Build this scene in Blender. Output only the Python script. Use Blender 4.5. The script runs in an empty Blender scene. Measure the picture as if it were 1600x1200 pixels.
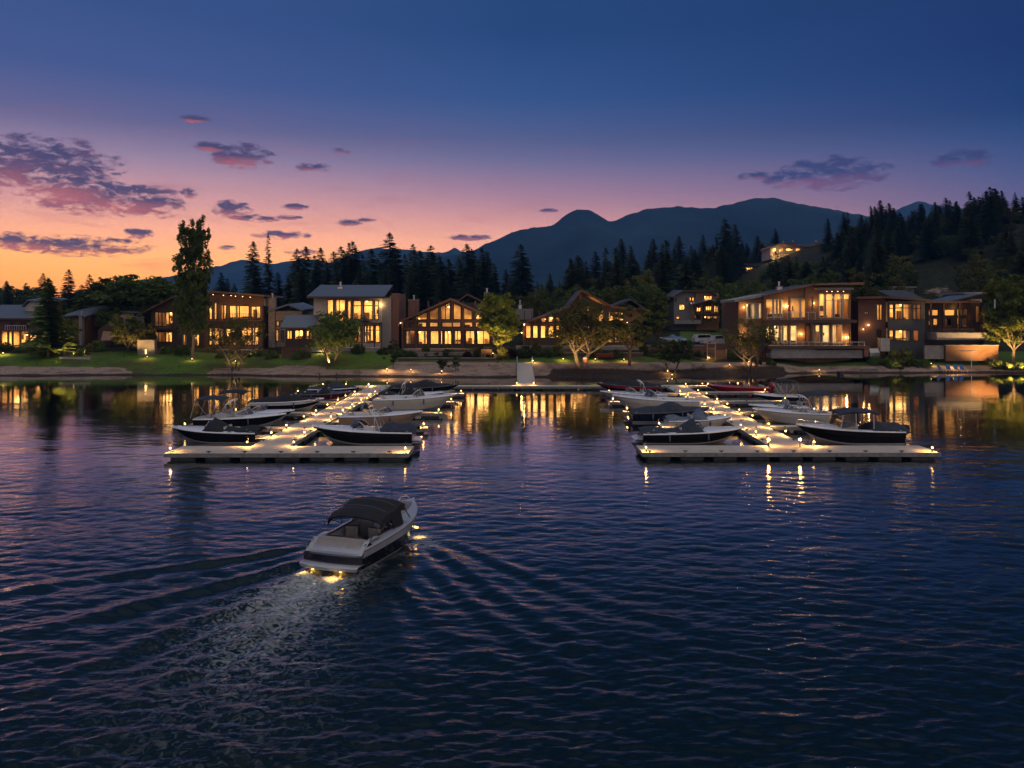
import bpy, math, random
import numpy as np
from mathutils import Vector, Matrix, noise
R = math.radians
sc = bpy.context.scene
C = sc.collection
# ------------------------------------------------------------------ camera
F, HC, HOR = 1280.0, 8.5, 490.0          # focal length in photo pixels, eye height, horizon row
cam = bpy.data.objects.new('camera', bpy.data.cameras.new('camera')); C.objects.link(cam); sc.camera = cam
cam.location = (0, 0, HC); cam.rotation_euler = (R(90), 0, 0)
cam.data.sensor_width = 36; cam.data.lens = 36*F/1600; cam.data.shift_y = -(600-HOR)/1600
cam.data.clip_start = .5; cam.data.clip_end = 40000
# ------------------------------------------------------------------ render settings
sc.render.engine = 'CYCLES'
cy = sc.cycles
cy.use_denoising = True
cy.use_adaptive_sampling = True; cy.adaptive_threshold = 0.02
cy.max_bounces = 6; cy.diffuse_bounces = 2; cy.glossy_bounces = 3; cy.transmission_bounces = 3
cy.transparent_max_bounces = 12; cy.volume_bounces = 0
cy.sample_clamp_indirect = 30; cy.sample_clamp_direct = 0; cy.use_light_tree = True
cy.caustics_reflective = False; cy.caustics_refractive = False
sc.view_settings.view_transform = 'Standard'; sc.view_settings.look = 'None'
sc.view_settings.exposure = .45; sc.view_settings.gamma = 1

def lin(c):
    return tuple(((x/255)/12.92 if x/255 <= .04045 else ((x/255+.055)/1.055)**2.4) for x in c)
# ------------------------------------------------------------------ world: dusk sky with clouds
world = bpy.data.worlds.new('World'); sc.world = world; world.use_nodes = True
nt = world.node_tree; nt.nodes.clear()
def N(t, **k):
    n = nt.nodes.new(t)
    for a, b in k.items(): setattr(n, a, b)
    return n
def L_(a, b): nt.links.new(a, b)
def M_(op, a, b=None, c=None, clamp=False):
    n = N('ShaderNodeMath', operation=op, use_clamp=clamp)
    for i, v in enumerate((a, b, c)):
        if v is None: continue
        if isinstance(v, (int, float)): n.inputs[i].default_value = v
        else: L_(v, n.inputs[i])
    return n.outputs[0]
def ramp(fac, stops, interp='LINEAR'):
    n = N('ShaderNodeValToRGB'); cr = n.color_ramp; cr.interpolation = interp
    while len(cr.elements) < len(stops): cr.elements.new(.5)
    for e, (p, c) in zip(cr.elements, stops): e.position = p; e.color = (*c, 1)
    L_(fac, n.inputs[0]); return n.outputs[0]
def mixc(f, a, b):
    n = N('ShaderNodeMix', data_type='RGBA')
    for s, v in ((0, f), (6, a), (7, b)):
        if isinstance(v, (int, float)): n.inputs[s].default_value = v
        elif isinstance(v, tuple): n.inputs[s].default_value = (*v, 1)
        else: L_(v, n.inputs[s])
    return n.outputs[2]
tc = N('ShaderNodeTexCoord'); sep = N('ShaderNodeSeparateXYZ'); L_(tc.outputs['Generated'], sep.inputs[0])
sx, sy, sz = sep.outputs
el = M_('MULTIPLY', M_('ARCSINE', sz), 57.2958)
az = M_('MULTIPLY', M_('ARCTAN2', sx, sy), 57.2958)
elf = M_('DIVIDE', el, 90, clamp=True)
def sky_stops(l): return [(e/90, tuple(lin(c))) for e, c in l]
UP = [(19, (58, 82, 138)), (30, (46, 72, 118)), (90, (58, 78, 112))]
rA = ramp(elf, sky_stops([(0, (255, 140, 42)), (2.3, (255, 158, 62)), (3.6, (255, 168, 84)), (5, (238, 158, 110)), (7.2, (212, 148, 138)), (9.8, (158, 130, 152)), (12.4, (108, 104, 150)), (15, (74, 90, 146))]+UP))
rB = ramp(elf, sky_stops([(0, (240, 150, 100)), (3, (226, 150, 112)), (5.1, (212, 145, 120)), (6.7, (188, 130, 126)), (8.4, (156, 116, 134)), (10.6, (112, 105, 142)), (12.8, (80, 94, 144)), (14.7, (54, 84, 140))]+[(19, (36, 68, 122)), (30, (36, 62, 104)), (90, (58, 78, 112))]))
rC = ramp(elf, sky_stops([(0, (120, 92, 116)), (5, (100, 84, 112)), (7, (86, 78, 112)), (8.7, (66, 74, 116)), (10.9, (42, 66, 116)), (12.6, (28, 57, 114)), (16, (24, 48, 104))]+[(30, (32, 54, 94)), (90, (58, 78, 112))]))
daz = M_('COSINE', M_('DIVIDE', M_('ADD', az, 40), 57.2958))
def maprange(v, a, b):
    n = N('ShaderNodeMapRange'); n.inputs[1].default_value = a; n.inputs[2].default_value = b
    n.inputs[3].default_value = 0; n.inputs[4].default_value = 1; n.clamp = True; L_(v, n.inputs[0]); return n.outputs[0]
sky = mixc(maprange(daz, .99, .766), rA, rB)
sky = mixc(maprange(daz, .766, .31), sky, rC)
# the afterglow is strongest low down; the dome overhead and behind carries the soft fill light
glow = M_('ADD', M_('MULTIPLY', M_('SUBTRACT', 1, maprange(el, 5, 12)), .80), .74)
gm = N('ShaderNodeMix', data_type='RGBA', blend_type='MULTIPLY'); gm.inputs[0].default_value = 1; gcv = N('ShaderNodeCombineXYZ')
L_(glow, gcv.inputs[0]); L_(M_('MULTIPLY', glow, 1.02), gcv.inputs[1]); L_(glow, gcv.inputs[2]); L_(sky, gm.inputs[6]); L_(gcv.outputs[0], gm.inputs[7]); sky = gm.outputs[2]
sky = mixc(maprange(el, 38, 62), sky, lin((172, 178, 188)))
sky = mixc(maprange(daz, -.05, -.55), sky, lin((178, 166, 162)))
# clouds: (azimuth, elevation) ellipses broken up by noise, darker above, lit from below on the sunset side
def ae(px, py): return (math.degrees(math.atan2(px-800, F)), math.degrees(math.atan2(HOR-py, math.hypot(F, px-800))))
cl = [(70, 262, 120, 34), (130, 300, 90, 26), (225, 314, 62, 20), (378, 244, 48, 16), (330, 229, 28, 6), (362, 327, 30, 11), (400, 341, 34, 5), (296, 302, 16, 6), (490, 262, 26, 6),
      (532, 236, 15, 4), (440, 367, 42, 6), (462, 323, 22, 4), (545, 348, 26, 4), (575, 344, 16, 3), (120, 384, 110, 12), (20, 376, 60, 10), (215, 365, 26, 6), (732, 371, 36, 4),
      (855, 329, 18, 3), (1300, 270, 84, 20), (1232, 280, 36, 12), (1178, 275, 28, 5), (1505, 248, 46, 11), (305, 186, 26, 5), (470, 393, 24, 4), (450, 340, 22, 3), (355, 387, 18, 3)]
cvec = N('ShaderNodeCombineXYZ'); L_(az, cvec.inputs[0]); L_(M_('MULTIPLY', el, 2.6), cvec.inputs[1])
nz1 = N('ShaderNodeTexNoise'); nz1.inputs['Scale'].default_value = .85; nz1.inputs['Detail'].default_value = 7; nz1.inputs['Roughness'].default_value = .68; nz1.inputs['Distortion'].default_value = .35; L_(cvec.outputs[0], nz1.inputs['Vector'])
msum = under = None
for (px, py, rx, ry) in cl:
    a0, e0 = ae(px, py); ra = rx/F*57.3*1.25*math.cos(R(a0))**2; re = ry/F*57.3*1.45
    dx = M_('MULTIPLY_ADD', az, 1/ra, -a0/ra); dy = M_('MULTIPLY_ADD', el, 1/re, -e0/re)
    m = M_('SUBTRACT', 1, M_('ADD', M_('MULTIPLY', dx, dx), M_('MULTIPLY', dy, dy)), clamp=True)
    u = M_('MULTIPLY', m, dy)
    msum = m if msum is None else M_('MAXIMUM', msum, m)
    under = u if under is None else M_('ADD', under, u)
nn = M_('MULTIPLY', M_('SUBTRACT', nz1.outputs[0], .5), 3.0)
dens = maprange(M_('ADD', M_('SQRT', msum), nn), .48, .95)
dens = M_('MULTIPLY', dens, maprange(msum, 0, .25))
lit = maprange(M_('ADD', M_('MULTIPLY', under, -1.5), M_('MULTIPLY', nn, .35)), -.02, .95)
ccol = mixc(maprange(daz, .95, .5), lin((64, 54, 88)), lin((52, 56, 98)))
clit = mixc(maprange(daz, .95, .4), lin((196, 100, 92)), lin((116, 76, 110)))
ccol = mixc(lit, ccol, clit)
sky = mixc(M_('MULTIPLY', dens, .94), sky, ccol)
# thin streaks of high cloud over the sunset
wv = N('ShaderNodeCombineXYZ'); L_(M_('MULTIPLY', az, .35), wv.inputs[0]); L_(M_('MULTIPLY', el, 1.9), wv.inputs[1])
nz2 = N('ShaderNodeTexNoise'); nz2.inputs['Scale'].default_value = .55; nz2.inputs['Detail'].default_value = 6; nz2.inputs['Roughness'].default_value = .6; nz2.inputs['Distortion'].default_value = .4; L_(wv.outputs[0], nz2.inputs['Vector'])
wisp = M_('MULTIPLY', M_('MULTIPLY', maprange(nz2.outputs[0], .52, .72), maprange(el, 14, 8)), maprange(daz, .55, .95))
sky = mixc(M_('MULTIPLY', wisp, .38), sky, mixc(maprange(el, 3, 9), lin((206, 110, 84)), lin((150, 92, 112))))
# below the horizon: dark
sky = mixc(maprange(el, -.2, -3), sky, (.02, .024, .035))
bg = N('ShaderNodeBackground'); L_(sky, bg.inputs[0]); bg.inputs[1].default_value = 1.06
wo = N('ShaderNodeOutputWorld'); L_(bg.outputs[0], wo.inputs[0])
world.cycles.sampling_method = 'MANUAL'; world.cycles.sample_map_resolution = 512
# afterglow: the sun is already below the ridge, its last light is faint
sun = bpy.data.objects.new('sun', bpy.data.lights.new('sun', 'SUN')); C.objects.link(sun)
sun.data.energy = .12; sun.data.angle = R(12); sun.data.color = (1, .55, .35)
sun.rotation_euler = (R(86), 0, R(40+180)+0)
sun.rotation_euler = Vector((math.sin(R(-40)), math.cos(R(-40)), math.tan(R(4)))).to_track_quat('Z', 'Y').to_euler()

# ------------------------------------------------------------------ helpers
def X_(px, Y): return (px-800)/F*Y
def Z_(py, Y): return HC+(HOR-py)/F*Y
def tag(o, label=None, cat=None, group=None, kind=None):
    if label: o['label'] = label
    if cat: o['category'] = cat
    if group: o['group'] = group
    if kind: o['kind'] = kind
    return o
def thing(name, label, cat, loc=(0, 0, 0), rz=0, group=None):
    o = bpy.data.objects.new(name, None); C.objects.link(o); o.empty_display_size = .1
    o.location = loc; o.rotation_euler = (0, 0, rz)
    return tag(o, label, cat, group)
def copy_tree(o, parent=None):
    c = o.copy(); C.objects.link(c)
    if parent: c.parent = parent
    for ch in list(o.children): copy_tree(ch, c)
    return c
class MB:
    def __init__(s, T=None): s.v = []; s.f = []; s.m = []; s.mats = []; s.T = T
    def mi(s, m):
        if m not in s.mats: s.mats.append(m)
        return s.mats.index(m)
    def add(s, vs, fs, mat):
        b = len(s.v); k = s.mi(mat)
        if s.T is not None: vs = [tuple(s.T @ Vector(v)) for v in vs]
        s.v += [tuple(v) for v in vs]
        for f in fs: s.f.append(tuple(i+b for i in f)); s.m.append(k)
        return s
    def box(s, x0, x1, y0, y1, z0, z1, mat):
        return s.add([(x0, y0, z0), (x1, y0, z0), (x1, y1, z0), (x0, y1, z0), (x0, y0, z1), (x1, y0, z1), (x1, y1, z1), (x0, y1, z1)],
                     [(0, 3, 2, 1), (4, 5, 6, 7), (0, 1, 5, 4), (1, 2, 6, 5), (2, 3, 7, 6), (3, 0, 4, 7)], mat)
    def rbox(s, x0, x1, y0, y1, z0, z1, mat, r=.05):
        r = min(r, (x1-x0)/2.1, (y1-y0)/2.1, (z1-z0)/2.1)
        rings = []
        for z, q in ((z0, r), (z0+r*.3, r*.3), (z0+r, 0), (z1-r, 0), (z1-r*.3, r*.3), (z1, r)):
            xs, xe, ys, ye = x0+q, x1-q, y0+q, y1-q; k = r
            rings.append([(xs+k, ys, z), (xe-k, ys, z), (xe, ys+k, z), (xe, ye-k, z), (xe-k, ye, z), (xs+k, ye, z), (xs, ye-k, z), (xs, ys+k, z)])
        return s.loft(rings, mat, closed=True, cap=True)
    def loft(s, rings, mat, closed=False, cap=False):
        n = len(rings[0]); vs = [p for r in rings for p in r]; fs = []
        for i in range(len(rings)-1):
            for j in range(n if closed else n-1):
                a = i*n+j; b = i*n+(j+1) % n
                fs.append((a, b, b+n, a+n))
        if cap: fs.append(tuple(reversed(range(n)))); fs.append(tuple(range((len(rings)-1)*n, len(rings)*n)))
        return s.add(vs, fs, mat)
    def quad(s, a, b, c, d, mat): return s.add([a, b, c, d], [(0, 1, 2, 3)], mat)
    def poly(s, pts, mat): return s.add(pts, [tuple(range(len(pts)))], mat)
    def prism(s, pts, y0, y1, mat):           # pts in xz, extruded along y
        n = len(pts); vs = [(x, y0, z) for x, z in pts]+[(x, y1, z) for x, z in pts]
        fs = [tuple(range(n)), tuple(reversed(range(n, 2*n)))]+[(j, (j+n), (j+1) % n+n, (j+1) % n) for j in range(n)]
        return s.add(vs, fs, mat)
    def tube(s, pts, rad, mat, n=6, cap=True):
        pts = [Vector(p) for p in pts]
        if not isinstance(rad, (list, tuple)): rad = [rad]*len(pts)
        rings = []
        for i, p in enumerate(pts):
            d = (pts[min(i+1, len(pts)-1)]-pts[max(i-1, 0)])
            d = d.normalized() if d.length > 1e-9 else Vector((0, 0, 1))
            a = d.cross(Vector((0, 0, 1)) if abs(d.z) < .9 else Vector((1, 0, 0))).normalized(); b = d.cross(a)
            rings.append([tuple(p+(a*math.cos(t*2*math.pi/n)+b*math.sin(t*2*math.pi/n))*rad[i]) for t in range(n)])
        return s.loft(rings, mat, closed=True, cap=cap)
    def lathe(s, cx, cy, prof, mat, n=12):     # prof: (r, z)
        return s.loft([[(cx+r*math.cos(t*2*math.pi/n), cy+r*math.sin(t*2*math.pi/n), z) for t in range(n)] for r, z in prof], mat, closed=True, cap=True)
    def build(s, name, parent=None, org=None, smooth=False, loc=None):
        me = bpy.data.meshes.new(name)
        v = s.v if org is None else [(a-org[0], b-org[1], c-org[2]) for a, b, c in s.v]
        me.from_pydata(v, [], s.f)
        for m in s.mats: me.materials.append(m)
        me.polygons.foreach_set('material_index', s.m)
        if smooth:
            me.shade_smooth(); me.set_sharp_from_angle(angle=R(38))
        me.update()
        o = bpy.data.objects.new(name, me); C.objects.link(o)
        if parent: o.parent = parent
        if loc: o.location = loc
        return o

# ------------------------------------------------------------------ materials
MATS = {}
def mat(name, col=(.5, .5, .5), rough=.6, metal=0, var=.12, scale=4.0, bump=0., emit=None, spec=.5, aniso=(1, 1, 1), coat=0, coord='Object', detail=5):
    if name in MATS: return MATS[name]
    m = bpy.data.materials.new(name); m.use_nodes = True; t = m.node_tree; p = t.nodes['Principled BSDF']
    p.inputs['Roughness'].default_value = rough; p.inputs['Metallic'].default_value = metal
    p.inputs['Specular IOR Level'].default_value = spec; p.inputs['Coat Weight'].default_value = coat
    if emit:
        p.inputs['Emission Color'].default_value = (*emit[0], 1); p.inputs['Emission Strength'].default_value = emit[1]
    tx = t.nodes.new('ShaderNodeTexCoord'); mp = t.nodes.new('ShaderNodeMapping'); mp.inputs['Scale'].default_value = aniso
    nz = t.nodes.new('ShaderNodeTexNoise'); nz.inputs['Scale'].default_value = scale; nz.inputs['Detail'].default_value = detail
    t.links.new(tx.outputs[coord], mp.inputs[0]); t.links.new(mp.outputs[0], nz.inputs['Vector'])
    cr = t.nodes.new('ShaderNodeValToRGB')
    cr.color_ramp.elements[0].position = .3; cr.color_ramp.elements[0].color = (*[c*(1-var) for c in col], 1)
    cr.color_ramp.elements[1].position = .7; cr.color_ramp.elements[1].color = (*[min(1, c*(1+var)) for c in col], 1)
    t.links.new(nz.outputs[0], cr.inputs[0]); t.links.new(cr.outputs[0], p.inputs['Base Color'])
    if bump:
        b = t.nodes.new('ShaderNodeBump'); b.inputs['Strength'].default_value = bump; b.inputs['Distance'].default_value = .05
        t.links.new(nz.outputs[0], b.inputs['Height']); t.links.new(b.outputs[0], p.inputs['Normal'])
    MATS[name] = m; return m
def foliage(name, col, var=.45, rough=.75):
    if name in MATS: return MATS[name]
    m = mat(name, col, rough, var=var, scale=.9, spec=.15, detail=2)
    t = m.node_tree; p = t.nodes['Principled BSDF']
    oi = t.nodes.new('ShaderNodeObjectInfo'); hs = t.nodes.new('ShaderNodeHueSaturation')
    lk = p.inputs['Base Color'].links[0].from_socket
    mr = t.nodes.new('ShaderNodeMapRange'); mr.inputs[3].default_value = .65; mr.inputs[4].default_value = 1.4
    t.links.new(oi.outputs['Random'], mr.inputs[0]); t.links.new(mr.outputs[0], hs.inputs['Value']); t.links.new(lk, hs.inputs['Color'])
    t.links.new(hs.outputs[0], p.inputs['Base Color'])
    tr = t.nodes.new('ShaderNodeBsdfTranslucent'); mx = t.nodes.new('ShaderNodeMixShader'); mx.inputs[0].default_value = .25
    t.links.new(hs.outputs[0], tr.inputs[0]); t.links.new(p.outputs[0], mx.inputs[1]); t.links.new(tr.outputs[0], mx.inputs[2])
    t.links.new(mx.outputs[0], t.nodes['Material Output'].inputs[0])
    return m
def glass(name, tint=(.9, .95, 1), refl=.10):
    if name in MATS: return MATS[name]
    m = bpy.data.materials.new(name); m.use_nodes = True; t = m.node_tree; t.nodes.clear()
    o = t.nodes.new('ShaderNodeOutputMaterial'); mx = t.nodes.new('ShaderNodeMixShader')
    a = t.nodes.new('ShaderNodeBsdfTransparent'); a.inputs[0].default_value = (*tint, 1)
    g = t.nodes.new('ShaderNodeBsdfGlossy'); g.inputs['Roughness'].default_value = .03
    f = t.nodes.new('ShaderNodeLayerWeight'); f.inputs[0].default_value = refl*2
    t.links.new(f.outputs['Fresnel'], mx.inputs[0]); t.links.new(a.outputs[0], mx.inputs[1]); t.links.new(g.outputs[0], mx.inputs[2]); t.links.new(mx.outputs[0], o.inputs[0])
    MATS[name] = m; return m
WINGLASS = glass('window_glass', (.93, .93, .9), .08)
BOATGLASS = glass('smoked_glass', (.35, .36, .4), .2)
WOOD = mat('cedar_cladding', (.20, .095, .042), .55, var=.35, scale=3, bump=.2, aniso=(.4, .4, 9))
DWOOD = mat('dark_timber', (.055, .028, .017), .55, var=.35, scale=4, aniso=(.5, .5, 6))
REDWOOD = mat('red_brown_siding', (.10, .042, .026), .6, var=.3, scale=3, aniso=(7, 1, .4))
BRICK = mat('old_brick', (.15, .072, .054), .8, var=.35, scale=9, bump=.4, aniso=(1, 1, 3))
STONE = mat('stone_wall', (.25, .2, .17), .85, var=.4, scale=3, bump=.6, aniso=(1, 1, 2))
GREY = mat('grey_siding', (.2, .19, .19), .7, var=.15, scale=2, aniso=(1, 1, 12))
PALE = mat('pale_render', (.42, .38, .34), .8, var=.12, scale=2)
CONC = mat('concrete', (.25, .24, .235), .85, var=.15, scale=1.5, bump=.1)
ROOFM = mat('metal_roof', (.10, .115, .135), .42, metal=.2, var=.15, scale=2, aniso=(8, .3, 1))
ROOFD = mat('dark_roof', (.03, .032, .038), .6, var=.3, scale=3)
FRAME = mat('dark_window_frame', (.03, .018, .013), .5)
FRAMEW = mat('pale_window_frame', (.4, .37, .33), .5)
PLASTER = mat('interior_plaster', (.72, .60, .42), .85, var=.22, scale=1.1, detail=8)
IFLOOR = mat('interior_floor', (.3, .17, .08), .5)
FURN = mat('dark_furniture', (.06, .03, .02), .6, var=.5)
FURN2 = mat('pale_furniture', (.5, .42, .3), .7, var=.3)
CURT = mat('curtain', (.62, .5, .34), .9, var=.25, scale=3, aniso=(9, 9, .2))
METAL = mat('brushed_metal', (.5, .5, .52), .3, metal=.9)
BLACKM = mat('black_metal', (.02, .02, .022), .45)
WHITEP = mat('white_paint', (.7, .7, .7), .5)
# ------------------------------------------------------------------ terrain
def ip(x, xs, ys): return np.interp(x, xs, ys)
def shoreY(X):
    px = 800+X/110*F
    return ip(px, [-300, 0, 260, 330, 420, 560, 640, 860, 1000, 1150, 1300, 1600, 2000], [111.5, 111.5, 112.5, 112.5, 110.5, 110, 109, 108.6, 109, 112, 116.5, 117, 117])+.35*np.sin(X*.31)+.22*np.sin(X*.83+1)
def hillA(a): return ip(a, [-.2, 0, .1, .2, .29, .35, .45, .55, .62, .9], [0, 2, 8, 17, 25, 31, 33, 32, 31, 31])
def hillD(a): return ip(a, [0, .3, .45, .62], [450, 400, 330, 260])
def ground_np(X, Y):
    d = Y-shoreY(X)
    z = ip(d, [-12, -3, 0, 1.5, 4.5, 9, 13, 17, 22, 60, 400], [-2.2, -.55, 0, .32, .95, 1.75, 2.35, 2.95, 3.3, 4.5, 8])
    a = X/np.maximum(Y, 1)
    t = np.clip((Y-150)/np.maximum(hillD(a)-150, 1), 0, 1); t = t*t*(3-2*t)
    z = z+hillA(a)*t*np.where(Y > hillD(a), np.clip(1-(Y-hillD(a))/600, 0, 1), 1)
    z = z+np.where(d > 2, .12*np.sin(X*.23+Y*.11)+.1*np.sin(X*.41-Y*.37), .04*np.sin(X*.9+Y*.6))
    return z
def G(X, Y): return float(ground_np(np.array([X]), np.array([Y]))[0])
def grid_mesh(name, P, nr, nc, mat_, smooth=True):
    me = bpy.data.meshes.new(name)
    i = np.arange((nr-1)*(nc-1)); r = i//(nc-1); c = i % (nc-1); a = r*nc+c
    q = np.stack([a, a+1, a+1+nc, a+nc], 1).astype(np.int32)
    me.vertices.add(len(P)); me.vertices.foreach_set('co', P.astype(np.float32).ravel())
    me.loops.add(q.size); me.loops.foreach_set('vertex_index', q.ravel())
    me.polygons.add(len(q)); me.polygons.foreach_set('loop_start', np.arange(0, q.size, 4, dtype=np.int32))
    me.update(calc_edges=True); me.validate()
    if smooth: me.shade_smooth()
    me.materials.append(mat_)
    o = bpy.data.objects.new(name, me); C.objects.link(o); return o
def attr(o, name, vals):
    a = o.data.attributes.new(name, 'FLOAT', 'POINT'); a.data.foreach_set('value', np.asarray(vals, np.float32))

def ground_mat():
    m = bpy.data.materials.new('ground_soil_sand_grass'); m.use_nodes = True; t = m.node_tree; p = t.nodes['Principled BSDF']
    p.inputs['Roughness'].default_value = .95; p.inputs['Specular IOR Level'].default_value = .1
    tx = t.nodes.new('ShaderNodeTexCoord')
    def nz(s, d=5):
        n = t.nodes.new('ShaderNodeTexNoise'); n.inputs['Scale'].default_value = s; n.inputs['Detail'].default_value = d
        t.links.new(tx.outputs['Object'], n.inputs['Vector']); return n.outputs[0]
    def rp(f, a, b, p0=.35, p1=.65):
        n = t.nodes.new('ShaderNodeValToRGB'); n.color_ramp.elements[0].position = p0; n.color_ramp.elements[1].position = p1
        n.color_ramp.elements[0].color = (*a, 1); n.color_ramp.elements[1].color = (*b, 1); t.links.new(f, n.inputs[0]); return n.outputs[0]
    def mx(f, a, b):
        n = t.nodes.new('ShaderNodeMix'); n.data_type = 'RGBA'; t.links.new(f, n.inputs[0]); t.links.new(a, n.inputs[6]); t.links.new(b, n.inputs[7]); return n.outputs[2]
    def at(nm):
        n = t.nodes.new('ShaderNodeAttribute'); n.attribute_name = nm; return n.outputs['Fac']
    def sharp(f, noise_s, w=.35):
        a = t.nodes.new('ShaderNodeMath'); a.operation = 'MULTIPLY_ADD'; t.links.new(nz(noise_s), a.inputs[0]); a.inputs[1].default_value = w*2; 
        s = t.nodes.new('ShaderNodeMath'); s.operation = 'SUBTRACT'; t.links.new(f, s.inputs[0]); s.inputs[1].default_value = w
        t.links.new(s.outputs[0], a.inputs[2])
        r = t.nodes.new('ShaderNodeMapRange'); r.inputs[1].default_value = .4; r.inputs[2].default_value = .6; t.links.new(a.outputs[0], r.inputs[0]); return r.outputs[0]
    soil = rp(nz(.8), (.012, .016, .007), (.035, .035, .018))
    grass = rp(nz(2.5), (.05, .10, .014), (.09, .16, .026))
    grass = mx(rp(nz(.25), (0, 0, 0), (1, 1, 1), .45, .6), grass, rp(nz(1.4), (.05, .07, .02), (.08, .085, .03)))
    sand = rp(nz(5, 8), (.2, .145, .12), (.36, .27, .22))
    sand = mx(rp(nz(.5), (0, 0, 0), (1, 1, 1), .5, .64), sand, rp(nz(3), (.12, .085, .065), (.22, .16, .13)))
    col = mx(sharp(at('lawn'), 1.2), soil, grass)
    col = mx(sharp(at('sand'), .8), col, sand)
    wetc = rp(nz(4), (.02, .016, .014), (.06, .045, .04))
    col = mx(sharp(at('wet'), 2.0, .2), col, wetc)
    t.links.new(col, p.inputs['Base Color'])
    b = t.nodes.new('ShaderNodeBump'); b.inputs['Strength'].default_value = .6; b.inputs['Distance'].default_value = .12
    t.links.new(nz(6, 8), b.inputs['Height']); t.links.new(b.outputs[0], p.inputs['Normal'])
    return m
ys = [98.]
while ys[-1] < 3300: ys.append(ys[-1]+max(.45, .0045*ys[-1] if ys[-1] < 145 else (ys[-1]-100)*.05))
ys = np.array(ys); as_ = np.linspace(-1.25, 1.25, 330)
AA, YY = np.meshgrid(as_, ys); XX = AA*YY
ZZ = ground_np(XX.ravel(), YY.ravel())
P = np.stack([XX.ravel(), YY.ravel(), ZZ], 1)
ter = grid_mesh('ground', P, len(ys), len(as_), ground_mat()); tag(ter, kind='structure')
gpx = 800+F*XX.ravel()/YY.ravel(); gpy = HOR+F*(HC-ZZ)/YY.ravel(); dd = YY.ravel()-shoreY(XX.ravel())
stop = ip(gpx, [0, 190, 215, 322, 335, 430, 440, 500, 515, 600, 620, 840, 850, 960, 1200, 1250, 1330, 1600], [572, 574, 586, 586, 575, 575, 571, 572, 578, 577, 566, 566, 567, 566, 566, 573, 572, 571])
sand = np.clip((gpy-stop)/3+.5, 0, 1)
ltop = ip(gpx, [0, 260, 420, 450, 600, 640, 810, 850, 1000, 1100, 1370, 1400, 1600], [552, 548, 556, 552, 548, 562, 562, 558, 552, 566, 566, 551, 549])
lawn = np.clip((gpy-ltop)/2+.5, 0, 1)*(YY.ravel() < 150)
lawn = np.maximum(lawn, ((gpx > 1060) & (gpx < 1150) & (gpy > 514) & (gpy < 533) & (YY.ravel() < 200)).astype(float))
clear = np.exp(-((gpx-1466)/34)**2-((gpy-455)/11)**2)*(YY.ravel() > 180)*(YY.ravel() < 260)*.62
attr(ter, 'sand', np.maximum(sand*(gpy > 540), clear)); attr(ter, 'lawn', lawn)
attr(ter, 'wet', np.clip(1.2-dd/1.3, 0, 1)+np.where((gpx > 860) & (gpx < 1230), np.clip(1.5-dd/4.0, 0, .8), 0))

# ------------------------------------------------------------------ mountains
def mountain(name, Y0, pts, depth, colour, seed, foot=0):
    xs = np.array([p[0] for p in pts], float); pys = np.array([p[1] for p in pts], float)
    nc = 420; px = np.linspace(xs[0], xs[-1], nc); X = X_(px, Y0); ridge = np.interp(px, xs, pys)
    ridge = np.convolve(np.pad(ridge, 2, 'edge'), np.ones(5)/5, 'valid'); ridge = ridge+np.array([noise.fractal(Vector((p*.06, seed, 0)), .7, 2.1, 5) for p in px])*1.6
    H = HC+(HOR-ridge)/F*Y0
    rows = []; nr = 60
    for k in range(nr):
        t = k/(nr-1)*1.35                                   # 0 foot, 1 ridge, beyond: back slope
        y = Y0-depth*(1-t)
        sh = t if t <= 1 else 1-(t-1)*1.6
        f = sh**.85
        n = np.array([noise.fractal(Vector((x/Y0*5.2+seed, y/Y0*5.2*1.0, seed)), 1.0, 2.0, 7) for x in X])
        n2 = np.array([abs(noise.noise(Vector((x/Y0*11+seed*2, y/Y0*4, 3)))) for x in X])
        z = H*f+(n*.07-n2*.16*4*t*(1-min(t, 1)))*H*min(1, 3*abs(1-t)+.0)*(1 if t < 1 else .3)+ (n*.012*H)
        rows.append(np.stack([X*(.82+.18*min(t, 1)) if False else X, np.full(nc, y), z+foot], 1))
    m = mat('forested_rock_'+name, colour, .95, var=.55, scale=.004, spec=0, detail=9)
    o = grid_mesh(name, np.concatenate(rows), nr, nc, m); tag(o, kind='structure'); return o
mountain('mountain', 2400, [(520, 470), (600, 430), (690, 402), (735, 392), (745, 388), (760, 380), (800, 362), (815, 357), (830, 354), (862, 351), (872, 344), (885, 332), (900, 325), (912, 324), (925, 328), (940, 338), (950, 344), (962, 342), (985, 332), (1010, 325), (1030, 322), (1060, 321), (1090, 324), (1115, 325), (1140, 318), (1160, 313), (1180, 310), (1205, 309), (1225, 313), (1240, 317), (1290, 325), (1330, 332), (1360, 338), (1400, 352), (1500, 380), (1700, 430)], 1000, (.018, .034, .040), 3.1)
mountain('mountain', 3200, [(225, 436), (262, 432), (300, 424), (330, 416), (345, 414), (362, 407), (375, 404), (400, 406), (425, 411), (445, 408), (470, 402), (490, 404), (520, 408), (545, 398), (560, 392), (590, 386), (615, 389), (640, 390), (660, 393), (690, 394), (704, 391), (711, 384), (718, 392), (735, 392), (780, 400), (850, 420)], 700, (.06, .06, .06), 7.7)
mountain('mountain', 3300, [(1250, 400), (1320, 360), (1360, 341), (1385, 335), (1400, 327), (1415, 318), (1433, 311), (1450, 316), (1475, 320), (1500, 322), (1560, 335), (1700, 360), (1900, 380)], 700, (.05, .05, .05), 9.2)

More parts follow.
